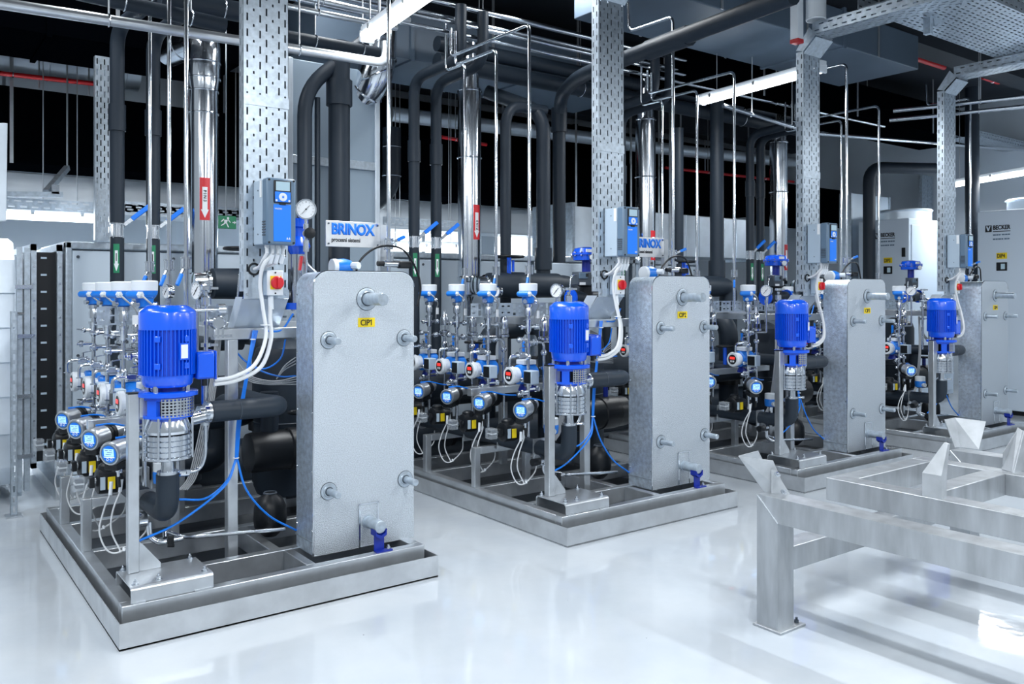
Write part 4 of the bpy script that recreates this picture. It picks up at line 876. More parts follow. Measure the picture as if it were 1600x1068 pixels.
# ---- four instrument rows, one behind the other along the left side
ROWS = ((.765, 'nearest'), (1.265, 'second'), (1.705, 'third'), (2.135, 'farthest'))
CXX = .285
HEADS = []
def clampring(p, axis, r=.024, wing=True):
    """ferrule clamp with wing nut"""
    p = Vector(p); a = Vector(axis); u, w, d = frame(a)
    mb = MB().cyl(p - d * .010, p + d * .010, r, 14).cyl(p - d * .013, p - d * .010, r * .85, 14)
    if wing:
        q = p + u * (r + .008); mb.cyl(p + u * r * .8, q, .006, 8).bar(q - w * .016, q + w * .016, .007, .010)
    return mb
for i, (y, nm) in enumerate(ROWS):
    # stand pipe with its clamps and side branches
    t = thing('sampling_column', 'upright stainless sampling pipe with clamp fittings, %s of four on {S}' % nm, 'pipe', (CXX, y, .55), 'sampling columns')
    MB().pipe([(CXX, y, .55), (CXX, y, 1.44)], .0125, n=12).build('pipe', 'fitting', t)
    MB().rev((CXX, y, 1.30), (CXX, y, 2), [(0, .0125), (.02, .024), (.07, .024), (.09, .03), (.10, .03)], 14).build('reducer', 'fitting', t)
    for z in (1.385, 1.22, .93, .84, .72): clampring((CXX, y, z), (0, 0, 1), .026).build('clamp', 'fitting', t)
    for k, (z, s) in enumerate(((1.345, 1), (1.255, -1), (.90, 1), (.87, -1))):
        MB().cyl((CXX, y, z), (CXX + s * .10, y, z), .010, 10).build('branch', 'fitting', t)
        clampring((CXX + s * .075, y, z), (1, 0, 0), .022).build('clamp', 'fitting', t)
    for z, s in ((1.345, -1), (.97, -1), (.885, -1), (.80, -1)):
        h = MB().cyl((CXX, y, z), (CXX + s * .055, y - .01, z), .011, 8).sphere((CXX + s * .06, y - .01, z), .018, 10)
        h.bar((CXX + s * .06, y - .01, z), (CXX + s * .105, y - .035, z + .008), .012, .008).build('valve_handle', 'fitting', t)
    MB().sphere((CXX, y, 1.13), .024, 12).build('tee', 'fitting', t)
    # sampling tap
    tp = thing('sampling_tap', 'curved stainless sampling spout with ball valve, %s of four on {S}' % nm, 'tap', (.16, y + .01, 1.13), 'sampling taps')
    MB().cyl((CXX - .02, y, 1.145), (.235, y + .005, 1.145), .012, 10).build('inlet', 'fitting', tp)
    v = MB().box(.195, .245, y - .014, y + .024, 1.128, 1.162).build('valve_body', 'fitting', tp, bevel=.005)
    for x in (.195, .245):
        MB().cyl((x - .004, y + .005, 1.145), (x + .004, y + .005, 1.145), .026, 12).build('flange', 'fitting', v)
    for dz in (-.018, .018): MB().cyl((.19, y - .012, 1.145 + dz), (.25, y - .012, 1.145 + dz), .004, 6).build('bolt', 'fitting', v)
    MB().cyl((.22, y + .005, 1.16), (.22, y + .005, 1.195), .009, 8).bar((.22, y + .005, 1.195), (.275, y, 1.205), .012, .006).build('lever', 'fitting', tp)
    MB().pipe([(.195, y + .005, 1.145), (.128, y + .01, 1.145), (.128, y + .012, 1.07)], .0095, bend=.055, n=10, seg=8).build('spout', 'fitting', tp)
    MB().cyl((.128, y + .012, 1.066), (.128, y + .012, 1.072), .018, 14).build('spout_flange', 'fitting', tp)
    bl = tag(MB().box(.30, .312, y + .07, y + .095, 1.14, 1.24).build('valve_lever', 'hose_blue', bevel=.005), 'upright blue lever next to the %s sampling spout on {S}' % nm, 'lever', 'upright blue levers')
    bl['_o'] = (0, 0, 0)
    # transmitter on top
    t = thing('pressure_transmitter', 'blue transmitter with white cap on the %s sampling column of {S}' % nm, 'transmitter', (CXX, y, 1.44), 'blue white capped transmitters')
    MB().rev((CXX, y, 1.40), (CXX, y, 3), [(0, .016), (.02, .016), (.025, .028), (.06, .030), (.085, .024), (.09, .034), (.11, .036), (.115, .03)], 16).build('process_fitting', 'fitting', t)
    MB().rev((CXX, y, 1.515), (CXX, y, 3), [(0, .036), (.004, .042), (.045, .046), (.058, .058), (.064, .058)], 24).build('bell', 'instrument_blue', t)
    MB().rev((CXX, y, 1.575), (CXX, y, 3), [(0, .05), (.005, .062), (.025, .066), (.03, .066)], 28).build('head', 'instrument_blue', t)
    d = V(.45, -.89, 0); c = V(CXX - .06, y - .02, 1.582)
    MB().cyl(c - d * .03, c + d * .045, .021, 16).sphere(c - d * .03, .021, 12).build('side_tube', 'instrument_blue', t)
    MB().cyl(c + d * .045, c + d * .058, .020, 6).cyl(c + d * .058, c + d * .062, .013, 14).build('hex_plug', 'white', t)
    cp = MB().rev((CXX, y, 1.605), (CXX, y, 3), [(0, .066), (.048, .067), (.052, .063), (.054, .05)], 30).build('cap', 'white', t)
    for sx in (-1, 1): MB().cyl((CXX + sx * .04, y - .025, 1.53), (CXX + sx * .058, y - .035, 1.53), .016, 10).build('side_screw', 'fitting', t)
    MB().cable([c + d * .06, c + d * .09 + V(.01, 0, -.03), (CXX + .05, y - .06, 1.50), (CXX + .09, y + .03, 1.44), (CXX + .13, y + .10, 1.36)], .005, 6).build('cable', 'cable_grey', t)
    lb = MB().cbox((CXX + .055, y - .045, 1.435), (.035, .006, .055), rz=.5).build('cable_marker', 'paper', t)
    # flow transmitter: round white face with a red readout, blue body, grey box
    fz = 1.0
    t = thing('flow_transmitter', 'flow transmitter with white rim and red readout, %s of four on {S}' % nm, 'flow meter', (.24, y + .07, fz), 'flow transmitters')
    yf = y + .075
    MB().rev((.165, yf, fz), (1, yf, fz), [(0, .040), (0, .060), (.008, .066), (.03, .066), (.04, .058), (.075, .056)], 28).build('white_rim', 'white', t)
    f = MB().cyl((.1655, yf, fz), (.1635, yf, fz), .043, 24).build('face', 'black', t)
    MB().box(.1620, .1636, yf - .026, yf + .026, fz + .001, fz + .024).build('readout', 'led_red', f)
    for k in (-1, 1): MB().box(.1620, .1636, yf + .012 * k - .009, yf + .012 * k + .009, fz - .024, fz - .008).build('key', 'white', f)
    MB().rev((.24, yf, fz), (1, yf, fz), [(0, .055), (.01, .070), (.10, .078), (.14, .078), (.16, .06)], 24).build('body', 'instrument_blue', t)
    MB().box(.27, .38, yf - .05, yf + .05, fz + .072, fz + .105).build('top_cap', 'white', t, bevel=.004)
    MB().rev((.33, yf, fz), (.33, yf, 0), [(0, .045), (.08, .05), (.11, .062), (.12, .062)], 20).build('foot', 'navy', t)
    g = MB().box(.20, .27, y - .145, y - .055, fz - .05, fz + .045).build('junction_box', 'housing_grey', t, bevel=.005)
    MB().box(.197, .202, y - .137, y - .063, fz - .042, fz + .037).build('dark_lid', 'black', g)
    MB().bar((.235, y - .06, fz), (.28, yf - .03, fz), .03, .03).build('bridge', 'instrument_blue', t)
    # display head of the control valve
    yd = y - .165; hz = .797
    t = thing('display_head', 'steel cylinder head with round blue lit display, %s of four on {S}' % nm, 'display', (.14, yd, hz), 'display heads')
    MB().rev((.045, yd, hz), (1, yd, hz), [(.004, .050), (0, .050), (0, .056), (.008, .0605), (.02, .0605), (.022, .056), (.105, .056)], 32).build('steel_case', 'steel', t)
    f = MB().cyl((.050, yd, hz), (.046, yd, hz), .0505, 28).build('bezel', 'cover_grey', t)
    MB().cyl((.046, yd, hz), (.0445, yd, hz), .042, 28).build('blue_ring', 'panel_blue', f)
    MB().box(.0432, .045, yd - .029, yd + .029, hz - .010, hz + .027).build('lit_screen', 'lcd', f)
    tx = MB()
    for k, (a, b_, z) in enumerate(((-.022, -.004, .018), (.004, .022, .018), (-.022, .010, .008), (-.014, .018, -.002))): tx.box(.0428, .0434, yd + a, yd + b_, hz + z, hz + z + .003)
    tx.build('screen_lines', 'cover_grey', f)
    MB().box(.0430, .045, yd - .031, yd + .031, hz - .017, hz - .013).build('white_line', 'lcd_white', f)
    for k in (-1, 1): MB().torus((.0445, yd + .011 * k, hz - .027), (1, 0, 0), .0065, .0018, 12, 4).build('key', 'paper', f)
    MB().rev((.150, yd, hz), (1, yd, hz), [(0, .056), (.004, .059), (.018, .059), (.020, .054), (.026, .054), (.028, .059), (.05, .059), (.055, .05)], 26).build('black_ring', 'black', t)
    MB().rev((.205, yd, hz), (1, yd, hz), [(0, .042), (.06, .042), (.064, .03), (.066, .022), (.10, .022)], 20).build('rear_case', 'steel', t)
    br = MB().box(.06, .19, yd - .03, yd + .05, hz - .09, hz - .052).build('yoke', 'black', t, bevel=.006)
    for (x, dy) in ((.085, -.012), (.14, .02)):
        MB().rev((x, yd + dy, hz - .085), (x, yd + dy, 0), [(0, .012), (.015, .012), (.017, .008), (.045, .008)], 12).build('gland', 'fitting', br)
        MB().rev((x, yd + dy, hz - .125), (x, yd + dy, 0), [(0, .009), (.055, .008)], 10).build('gland_sleeve', 'black', br)
    MB().cable([(.12, yd + .02, hz + .062), (.19, yd - .03, hz + .055), (.27, yd - .10, hz + .02), (.36, yd - .16, hz + .0)], .0055, 6).build('air_hose', 'hose_blue', t, label='blue air hose')
    t.rotation_euler = (0, -.10, .66); HEADS.append(t)
    # drum actuator with switch box
    yv = y; vz = .615
    t = thing('drum_actuator', 'black drum actuator with yellow tag, %s of four on {S}' % nm, 'actuator', (.11, yv, vz), 'drum actuators')
    MB().rev((.045, yv, vz), (1, yv, vz), [(0, .05), (.008, .066), (.10, .070), (.11, .066), (.17, .05)], 28).build('drum', 'black', t)
    MB().rev((.10, yv, vz + .03), (.10, yv - .02, vz + 1), [(0, .05), (.05, .042), (.06, .03)], 18).build('shoulder', 'black', t)
    MB().box(.09, .125, yv - .0735, yv - .068, vz - .035, vz + .028).build('yellow_tag', 'yellow', t, label='yellow warning tag')
    MB().box(.055, .078, yv - .071, yv - .064, vz - .035, vz + .03).build('grey_tag', 'housing_grey', t)
    MB().cyl((.045, yv, vz), (.01, yv, vz), .018, 12).build('shaft', 'fitting', t)
    MB().box(.012, .036, yv - .03, yv + .03, vz - .028, vz + .028).build('shaft_bracket', 'black', t, bevel=.004)
    bx = MB().box(-.066, -.008, yv - .036, yv + .036, vz - .036, vz + .036).build('switch_box', 'clear', t, bevel=.005)
    MB().box(-.050, -.016, yv - .022, yv + .022, vz - .022, vz + .020).build('switch_core', 'dark_grey', bx)
    MB().box(-.055, -.012, yv - .028, yv + .028, vz - .004, vz + .003).build('contact_bar', 'white', bx)
    # white signal leads of that row
    t = thing('signal_lead', 'pair of thin white leads sagging under the %s display head of {S}' % nm, 'cable', (.1, yd, .6), 'white signal leads')
    for k, (x, dy) in enumerate(((.085, -.012), (.14, .02))):
        MB().cyl((x, yd + dy, .64), (x - .006, yd + dy - .004 + .012 * k, .575), .009, 10).build('lead_marker', 'white', t)
        MB().cable([(x - .006, yd + dy, .58), (x - .03 - .01 * k, yd + .03, .48), (x - .045, yd + .04, .38), (x - .01, yd + .02, .285), (.14, yd + .01, .275), (.26, yd + .05, .34), (.275, yd + .06, .44)], .0045, 6).build('lead', 'cable_white', t)
    MB().cyl((.15, yd + .008, .272), (.15, yd + .02, .288), .007, 8).build('cable_tie', 'white', t)
    # dome valves between the rows
    if i < 4:
        dx, dy, dz = .47, y + .05, 1.36
        t = thing('dome_valve', 'small stainless dome topped valve behind the %s sampling column of {S}' % nm, 'valve', (dx, dy, dz - .2), 'dome topped valves')
        MB().rev((dx, dy, dz - .05), (dx, dy, 3), [(0, .034), (.008, .036), (.06, .034), (.085, .026), (.10, .012), (.11, .006), (.13, .006)], 18).build('dome', 'fitting', t)
        for a in range(4):
            an = PI / 4 + a * PI / 2; MB().cyl((dx + .033 * math.cos(an), dy + .033 * math.sin(an), dz - .09), (dx + .033 * math.cos(an), dy + .033 * math.sin(an), dz - .05), .005, 6).build('post', 'fitting', t)
        MB().rev((dx, dy, dz - .12), (dx, dy, 3), [(0, .03), (.006, .044), (.022, .044), (.03, .03)], 18).build('flange', 'fitting', t)
        MB().pipe([(dx - .16, dy, dz - .13), (dx, dy, dz - .13), (dx, dy, .60)], .011, bend=.04).build('tube', 'fitting', t)
        clampring((dx - .09, dy, dz - .13), (1, 0, 0), .024).build('clamp', 'fitting', t); clampring((dx, dy, dz - .32), (0, 0, 1), .024).build('clamp', 'fitting', t)
        MB().sphere((dx, dy, dz - .21), .026, 12).build('ball_body', 'fitting', t)
# ---- pressure gauges
def gauge(label, x, y, z, r, ax, stem, knob=False, grp='pressure gauges'):
    t = thing('pressure_gauge', label, 'gauge', (x, y, z), grp); a = Vector(ax).normalized(); c = V(x, y, z); u, w, d = frame(a)
    right = V(0, 0, 1).cross(-a).normalized() * -1
    MB().rev(c - a * .0, c + a, [(-.035, r * .8), (-.03, r * .96), (0, r), (.004, r * 1.06), (.012, r * 1.04), (.012, r * .9), (.006, r * .88)], 30).build('case', 'chrome', t)
    f = MB().cyl(c + a * .005, c + a * .008, r * .9, 30).build('dial', 'paper', t)
    tk = MB()
    for k in range(11):
        an = math.radians(225 - 27 * k); e = right * math.cos(an) + V(0, 0, 1) * math.sin(an)
        tk.bar(c + a * .0085 + e * r * .64, c + a * .0085 + e * r * .82, r * .05, .0008)
    tk.build('tick_marks', 'ink', f)
    an = math.radians(48); e = right * math.cos(an) + V(0, 0, 1) * math.sin(an)
    MB().bar(c + a * .010 - e * r * .62, c + a * .010 + e * r * .55, r * .07, .002).cyl(c + a * .008, c + a * .012, r * .08, 10).build('needle', 'ink', f)
    MB().rev(c - V(0, 0, r), c - V(0, 0, 2), [(0, .010), (.025, .010), (.027, .016), (.06, .016), (.062, .009), (stem, .009)], 12).build('stem', 'fitting', t)
    if knob:
        k = c - V(0, 0, r + .085)
        MB().rev(k - a * .01, k + a, [(0, .022), (.02, .022)], 14).build('needle_valve', 'fitting', t)
        MB().rev(k + a * .012 + right * .02, k + right * .02 + a, [(0, .012), (.012, .034), (.03, .034), (.034, .02)], 16).build('black_knob', 'black', t)
        MB().rev(k + V(0, 0, -.04), k + V(0, 0, -3), [(0, .018), (.07, .018)], 8).build('hex_adapter', 'fitting', t)
    return t
FD = (-.45, -.89, 0)
gauge('round pressure gauge on a thin stem left of the motor top on {S}', .565, .78, 1.605, .052, (-.97, -.25, 0), .31)
gauge('round pressure gauge right of the flue base, rear of {S}', .62, 1.62, 1.60, .045, (-.97, -.25, 0), .32)
for g, a, b in ((SKID[-2], (.565, .78, 1.245), (.47, .815, 1.23)), (SKID[-1], (.62, 1.62, 1.245), (.47, 1.755, 1.23))):
    MB().pipe([a, (a[0], a[1], 1.23), b], .009, bend=.012).build('link_tube', 'fitting', g)
# ---- blue diaphragm control valve with grey positioner
t = thing('control_valve', 'control valve with flat blue diaphragm actuator behind {S}', 'valve', (1.12, 1.08, 1.35), 'blue control valves')
x, y, z = 1.12, 1.08, 1.905
MB().rev((x, y, z - .06), (x, y, 3), [(0, .06), (.005, .105), (.045, .11), (.047, .122), (.062, .122), (.064, .11), (.10, .095), (.11, .05)], 30).build('diaphragm_case', 'motor_blue', t)
r = MB()
for k in range(12):
    a = 2 * PI * k / 12; r.cyl((x + .115 * math.cos(a), y + .115 * math.sin(a), z - .022), (x + .115 * math.cos(a), y + .115 * math.sin(a), z + .012), .007, 6)
r.build('case_bolts', 'fitting', t)
MB().cyl((x - .03, y - .09, z - .035), (x - .055, y - .135, z - .035), .026, 16).build('small_gauge', 'fitting', t)
MB().cyl((x - .056, y - .136, z - .035), (x - .058, y - .139, z - .035), .021, 16).build('small_dial', 'paper', t)
MB().box(x - .10, x - .03, y - .118, y - .108, z + .006, z + .03).build('type_plate', 'paper', t)
MB().cyl((x, y, z - .06), (x, y, z - .17), .035, 14).cyl((x - .03, y, z - .06), (x - .03, y, z - .2), .01, 8).cyl((x + .03, y, z - .06), (x + .03, y, z - .2), .01, 8).build('yoke', 'navy', t)
MB().rev((x, y, z - .17), (x, y, 0), [(0, .045), (.04, .05), (.05, .07), (.09, .07), (.10, .055), (.25, .055)], 18).build('valve_body', 'black', t)
MB().cyl((x - .16, y, z - .36), (x + .16, y, z - .36), .055, 16).build('pipe_piece', 'insulation', t)
MB().cyl((x - .17, y, z - .36), (x - .155, y, z - .36), .075, 18).cyl((x + .155, y, z - .36), (x + .17, y, z - .36), .075, 18).build('pipe_flange', 'motor_blue', t)
t = thing('valve_positioner', 'dark grey positioner box beside the control valve of {S}', 'positioner', (1.0, 1.0, 1.66), 'grey valve positioners')
MB().box(.94, 1.08, .97, 1.05, 1.65, 1.755).build('housing', 'dark_grey', t, bevel=.006)
MB().box(1.05, 1.15, 1.01, 1.07, 1.66, 1.70).build('mount_arm', 'steel', t)
MB().box(.945, 1.03, .96, .97, 1.70, 1.748).build('cover', 'cover_grey', t, bevel=.003)
MB().box(.945, 1.005, .957, .961, 1.652, 1.672).build('type_plate', 'paper', t)
MB().box(1.01, 1.035, .957, .962, 1.715, 1.742).build('window', 'black', t)
MB().pipe([(.94, 1.0, 1.73), (.87, .98, 1.72), (.85, .98, 1.45)], .006, bend=.04).build('copper_tube', 'fitting', t)
# small blue mixing transmitter standing low on the header pipe
t = thing('level_switch', 'small blue transmitter with white lid low behind the pump post of {S}', 'transmitter', (.33, .56, .56), 'small low blue transmitters')
MB().rev((.33, .56, .60), (.33, .56, 3), [(0, .03), (.01, .05), (.06, .054), (.07, .05)], 22).build('body', 'instrument_blue', t)
MB().rev((.33, .56, .67), (.33, .56, 3), [(0, .05), (.045, .05), (.048, .044)], 22).build('lid', 'white', t)
MB().cyl((.31, .52, .632), (.295, .49, .632), .02, 12).build('hex_plug', 'white', t)
MB().cyl((.33, .56, .55), (.33, .56, .60), .018, 10).build('stem', 'fitting', t)
# head transmitter lying behind the top of the exchanger
P = at(534, 415, y=.62)
t = thing('head_transmitter', 'blue and white round transmitter peeping over the heat exchanger of {S}', 'transmitter', tuple(P), 'transmitters behind exchangers')
MB().rev(P + V(-.07, 0, -.01), P + V(1, 0, -.01), [(0, .03), (.005, .05), (.03, .052), (.032, .045)], 24).build('white_cover', 'white', t)
MB().rev(P + V(-.038, 0, -.01), P + V(1, 0, -.01), [(0, .05), (.05, .054), (.09, .045), (.10, .03)], 24).build('body', 'instrument_blue', t)
MB().cyl(P + V(.05, -.04, 0), P + V(.07, -.085, 0), .022, 8).build('hex_plug', 'white', t)
MB().cyl(P + V(0, 0, -.05), P + V(0, 0, -.30), .02, 12).build('neck', 'fitting', t)
# black arched hose behind the exchanger top
t = thing('arched_hose', 'black arched hose above the heat exchanger of {S}', 'hose', tuple(at(556, 425, y=.58)), 'black arched hoses')
MB().cable([at(554, 436, y=.58), at(562, 408, y=.58), at(585, 388, y=.58), at(610, 384, y=.60), at(632, 392, y=.62), at(650, 420, y=.66), at(657, 450, y=.66), at(652, 478, y=.66)], .007, 8).build('sheath', 'black', t)
# solenoid valve with plug above the exchanger
t = thing('solenoid_valve', 'small stainless valve with black plug behind the exchanger top of {S}', 'valve', (1.72, .70, 1.65), 'small valves behind exchangers')
P = at(612, 412, y=.70)
MB().cyl(P + V(-.06, 0, 0), P + V(.06, 0, 0), .022, 14).build('body', 'fitting', t); MB().cbox(P + V(.085, -.01, -.005), (.09, .05, .045)).build('plug', 'black', t, bevel=.01)
MB().cyl(P + V(0, 0, 0), P + V(0, 0, .07), .012, 10).cyl(P + V(0, 0, .05), P + V(0, 0, .065), .026, 12).build('bonnet', 'fitting', t)
MB().cyl(P + V(-.10, 0, 0), P + V(-.06, 0, 0), .016, 12).build('end_piece', 'black', t)
# thin stainless upright beside the exchanger with a small ball valve (its top turned to the rails)
def ballvalve(p, handle, t, s=1.0, m='hose_blue'):
    p = Vector(p); h = Vector(handle)
    b = MB().cyl(p - V(0, 0, .03 * s), p + V(0, 0, .03 * s), .026 * s, 12).build('valve_body', 'fitting', t)
    for dz in (-.034, .034): MB().cyl(p + V(0, 0, dz * s - .004), p + V(0, 0, dz * s + .004), .036 * s, 14).build('valve_flange', 'fitting', b)
    for a in range(4):
        an = PI / 4 + PI / 2 * a; e = V(math.cos(an), math.sin(an), 0) * .031 * s; MB().cyl(p + e - V(0, 0, .042 * s), p + e + V(0, 0, .042 * s), .005 * s, 6).build('valve_bolt', 'fitting', b)
    q = p + h.normalized() * .045 * s
    MB().cyl(p, q, .011 * s, 8).bar(q, q + h * .35, .012 * s, .018 * s).build('lever_root', 'fitting', t)
    MB().bar(q + h * .3, q + h, .020 * s, .024 * s).build('lever', m, t, bevel=.004, label='blue lever')
def stand_pipe(label, x, y, zb, zt, arm=None, vz=1.77, hd=(-.05, -.04, -.10), r=.0135, grp=None):
    t = thing('process_pipe', label, 'pipe', (x, y, zb), grp)
    pts = [(x, y, zb), (x, y, zt)]
    for a in (arm or ()): pts.append(Vector(pts[-1]) + Vector(a))
    MB().pipe(pts, r, bend=.06, n=12).build('tube', 'chrome', t)
    ballvalve((x, y, vz), hd, t, .9)
    return t
stand_pipe('thin stainless upright pipe with ball valve above the second column of {S}', .616, 1.18, 1.42, 3.68, ((0, 1.13, 0), (0, 0, .25)), grp='thin stainless supply pipes')
stand_pipe('thin stainless upright pipe with ball valve above the third column of {S}', .643, 1.66, 1.42, 3.60, ((0, .62, 0), (0, 0, .3)), grp='thin stainless supply pipes')
stand_pipe('thin stainless upright pipe with ball valve above the farthest column of {S}', .636, 2.12, 1.42, 3.58, ((0, .30, 0), (0, 0, .42)), grp='thin stainless supply pipes')
stand_pipe('thin stainless upright pipe right of the heat exchanger of {S}', 1.72, .70, 1.45, 3.83, ((0, .5, 0), (0, .01, .25)), vz=1.90, hd=(.05, -.05, .03), grp='thin stainless pipes right of exchangers')
# black insulated uprights with blue lever valves and green arrow labels
for x, y, nm in ((.591, 2.914, 'left'), (.862, 2.96, 'right')):
    t = thing('insulated_pipe', 'black upright pipe with blue lever and green arrow label, %s one behind {S}' % nm, 'pipe', (x, y, .9), 'green labelled insulated pipes')
    MB().cyl((x, y, .9), (x, y, 2.015), .050, 18).build('lower_tube', 'insulation', t)
    MB().pipe([(x, y, 2.12), (x, y, 3.60), (x + .12, y - .62, 3.68), (x + .12, y - .62, 4.15)], .052, bend=.16, n=18).build('upper_tube', 'insulation', t)
    MB().cyl((x, y, 2.82), (x, y, 3.02), .062, 18).build('sleeve', 'insulation', t)
    ballvalve((x, y, 2.066), (.17, -.05, .15), t, 1.45, 'panel_blue')
    a = V(-.36, -.93, 0); 
    pts = []
    def arc(r, a0, a1, n=5): return [(x + r * math.cos(a0 + (a1 - a0) * k / n), y + r * math.sin(a0 + (a1 - a0) * k / n)) for k in range(n + 1)]
    ac = math.radians(-108)
    def wrap(mb, r, z0, z1, half0, half1):
        A = arc(r, ac - half0, ac + half0); B = arc(r, ac - half1, ac + half1); n = len(A)
        return mb.add([(p[0], p[1], z0) for p in A] + [(p[0], p[1], z1) for p in B], [(k, k + 1, n + k + 1, n + k) for k in range(n - 1)])
    g = wrap(MB(), .0512, 1.74, 1.96, .42, .42).build('arrow_label', 'green', t, label='green arrow label')
    ar = wrap(MB(), .0520, 1.81, 1.91, .20, .20); wrap(ar, .0520, 1.755, 1.81, .02, .34); ar.build('arrow', 'paper', g)
    wrap(MB(), .0525, 1.83, 1.89, .06, .06).build('arrow_print', 'ink', g)
# thick black pipe with handwheel valve at the flue foot
t = thing('insulated_pipe', 'thick black insulated pipe with black handwheel at the flue foot of {S}', 'pipe', (1.2, 2.6, 1.66), 'black handwheel pipes')
MB().rev((1.18, 2.55, 1.66), (3, 2.55, 1.66), [(0, .10), (.01, .118), (.28, .122), (.29, .128), (.42, .128), (.43, .122), (.85, .122)], 24).build('tube', 'insulation', t)
MB().pipe([(2.0, 2.55, 1.66), (2.22, 2.55, 1.66), (2.22, 2.55, 1.0)], .105, bend=.2, n=20).build('elbow', 'insulation', t)
MB().cyl((1.42, 2.53, 1.77), (1.42, 2.53, 1.93), .022, 12).cyl((1.40, 2.49, 1.79), (1.40, 2.49, 1.90), .012, 8).cyl((1.44, 2.49, 1.79), (1.44, 2.49, 1.90), .012, 8).build('blue_bonnet', 'motor_blue', t)
w = MB().torus((1.42, 2.53, 1.935), (0, 0, 1), .135, .013, 30, 8)
for k in range(3): w.bar((1.42, 2.53, 1.935), (1.42 + .13 * math.cos(2.1 * k), 2.53 + .13 * math.sin(2.1 * k), 1.935), .018, .012)
w.build('handwheel', 'black', t)
MB().rev((1.04, 2.56, 1.66), (2, 2.56, 1.66), [(0, .05), (.01, .085), (.10, .085), (.11, .10), (.13, .10), (.14, .09)], 24).build('chrome_tee', 'chrome', t)
REC[0] = None
# ------------------------------------------------------------------ copies of the skid for the rest of the row
OFFS = [(0, 0), (2.5825, -.022), (5.0086, -.0621), (7.4985, -.0803)]
NAMES = ['the CIP1 skid', 'the CIP2 skid', 'the CIP3 skid', 'the CIP4 skid']
EXN = ['nearest CIP1', 'CIP2', 'CIP3', 'farthest CIP4']
def fmt(k): return lambda s: s.replace('{S}', NAMES[k]).replace('{E}', EXN[k])
EX = [EXCH]
for k in (1, 2, 3):
    for o in SKID:
        c = dup(o, (OFFS[k][0], OFFS[k][1], 0), fmt(k))
        if o is EXCH: EX.append(c)
        if o in HEADS: c.rotation_euler.z = (0, .50, .95, .95)[k]
for o in SKID:
    for key in ('label', 'group'):
        if key in o: o[key] = fmt(0)(o[key])
# yellow number plates differ from skid to skid
for k, e in enumerate(EX):
    dx, dy = OFFS[k]; e['_o'] = tuple(Vector(SKID[SKID.index(EXCH)].location) + V(dx, dy, 0))
    p = MB().box(1.290 + dx, 1.395 + dx, EY0 - .003 + dy, EY0 + .001 + dy, 1.400, 1.452).build('number_plate', 'yellow', e, bevel=.003, label='yellow number plate')
    if k == 0: MB().prism([(1.3715, EY0 - .0045, 1.4425), (1.3715, EY0 - .0045, 1.436), (1.362, EY0 - .0045, 1.431), (1.362, EY0 - .0045, 1.436)], (0, .001, 0)).build('digit_flag', 'ink', p)
    text('plate_number', 'CIP%d' % (k + 1), .046, 'ink', p, (1.303 + dx, EY0 - .0045 + dy, 1.410), FRONT, .0006, squeeze=.86)
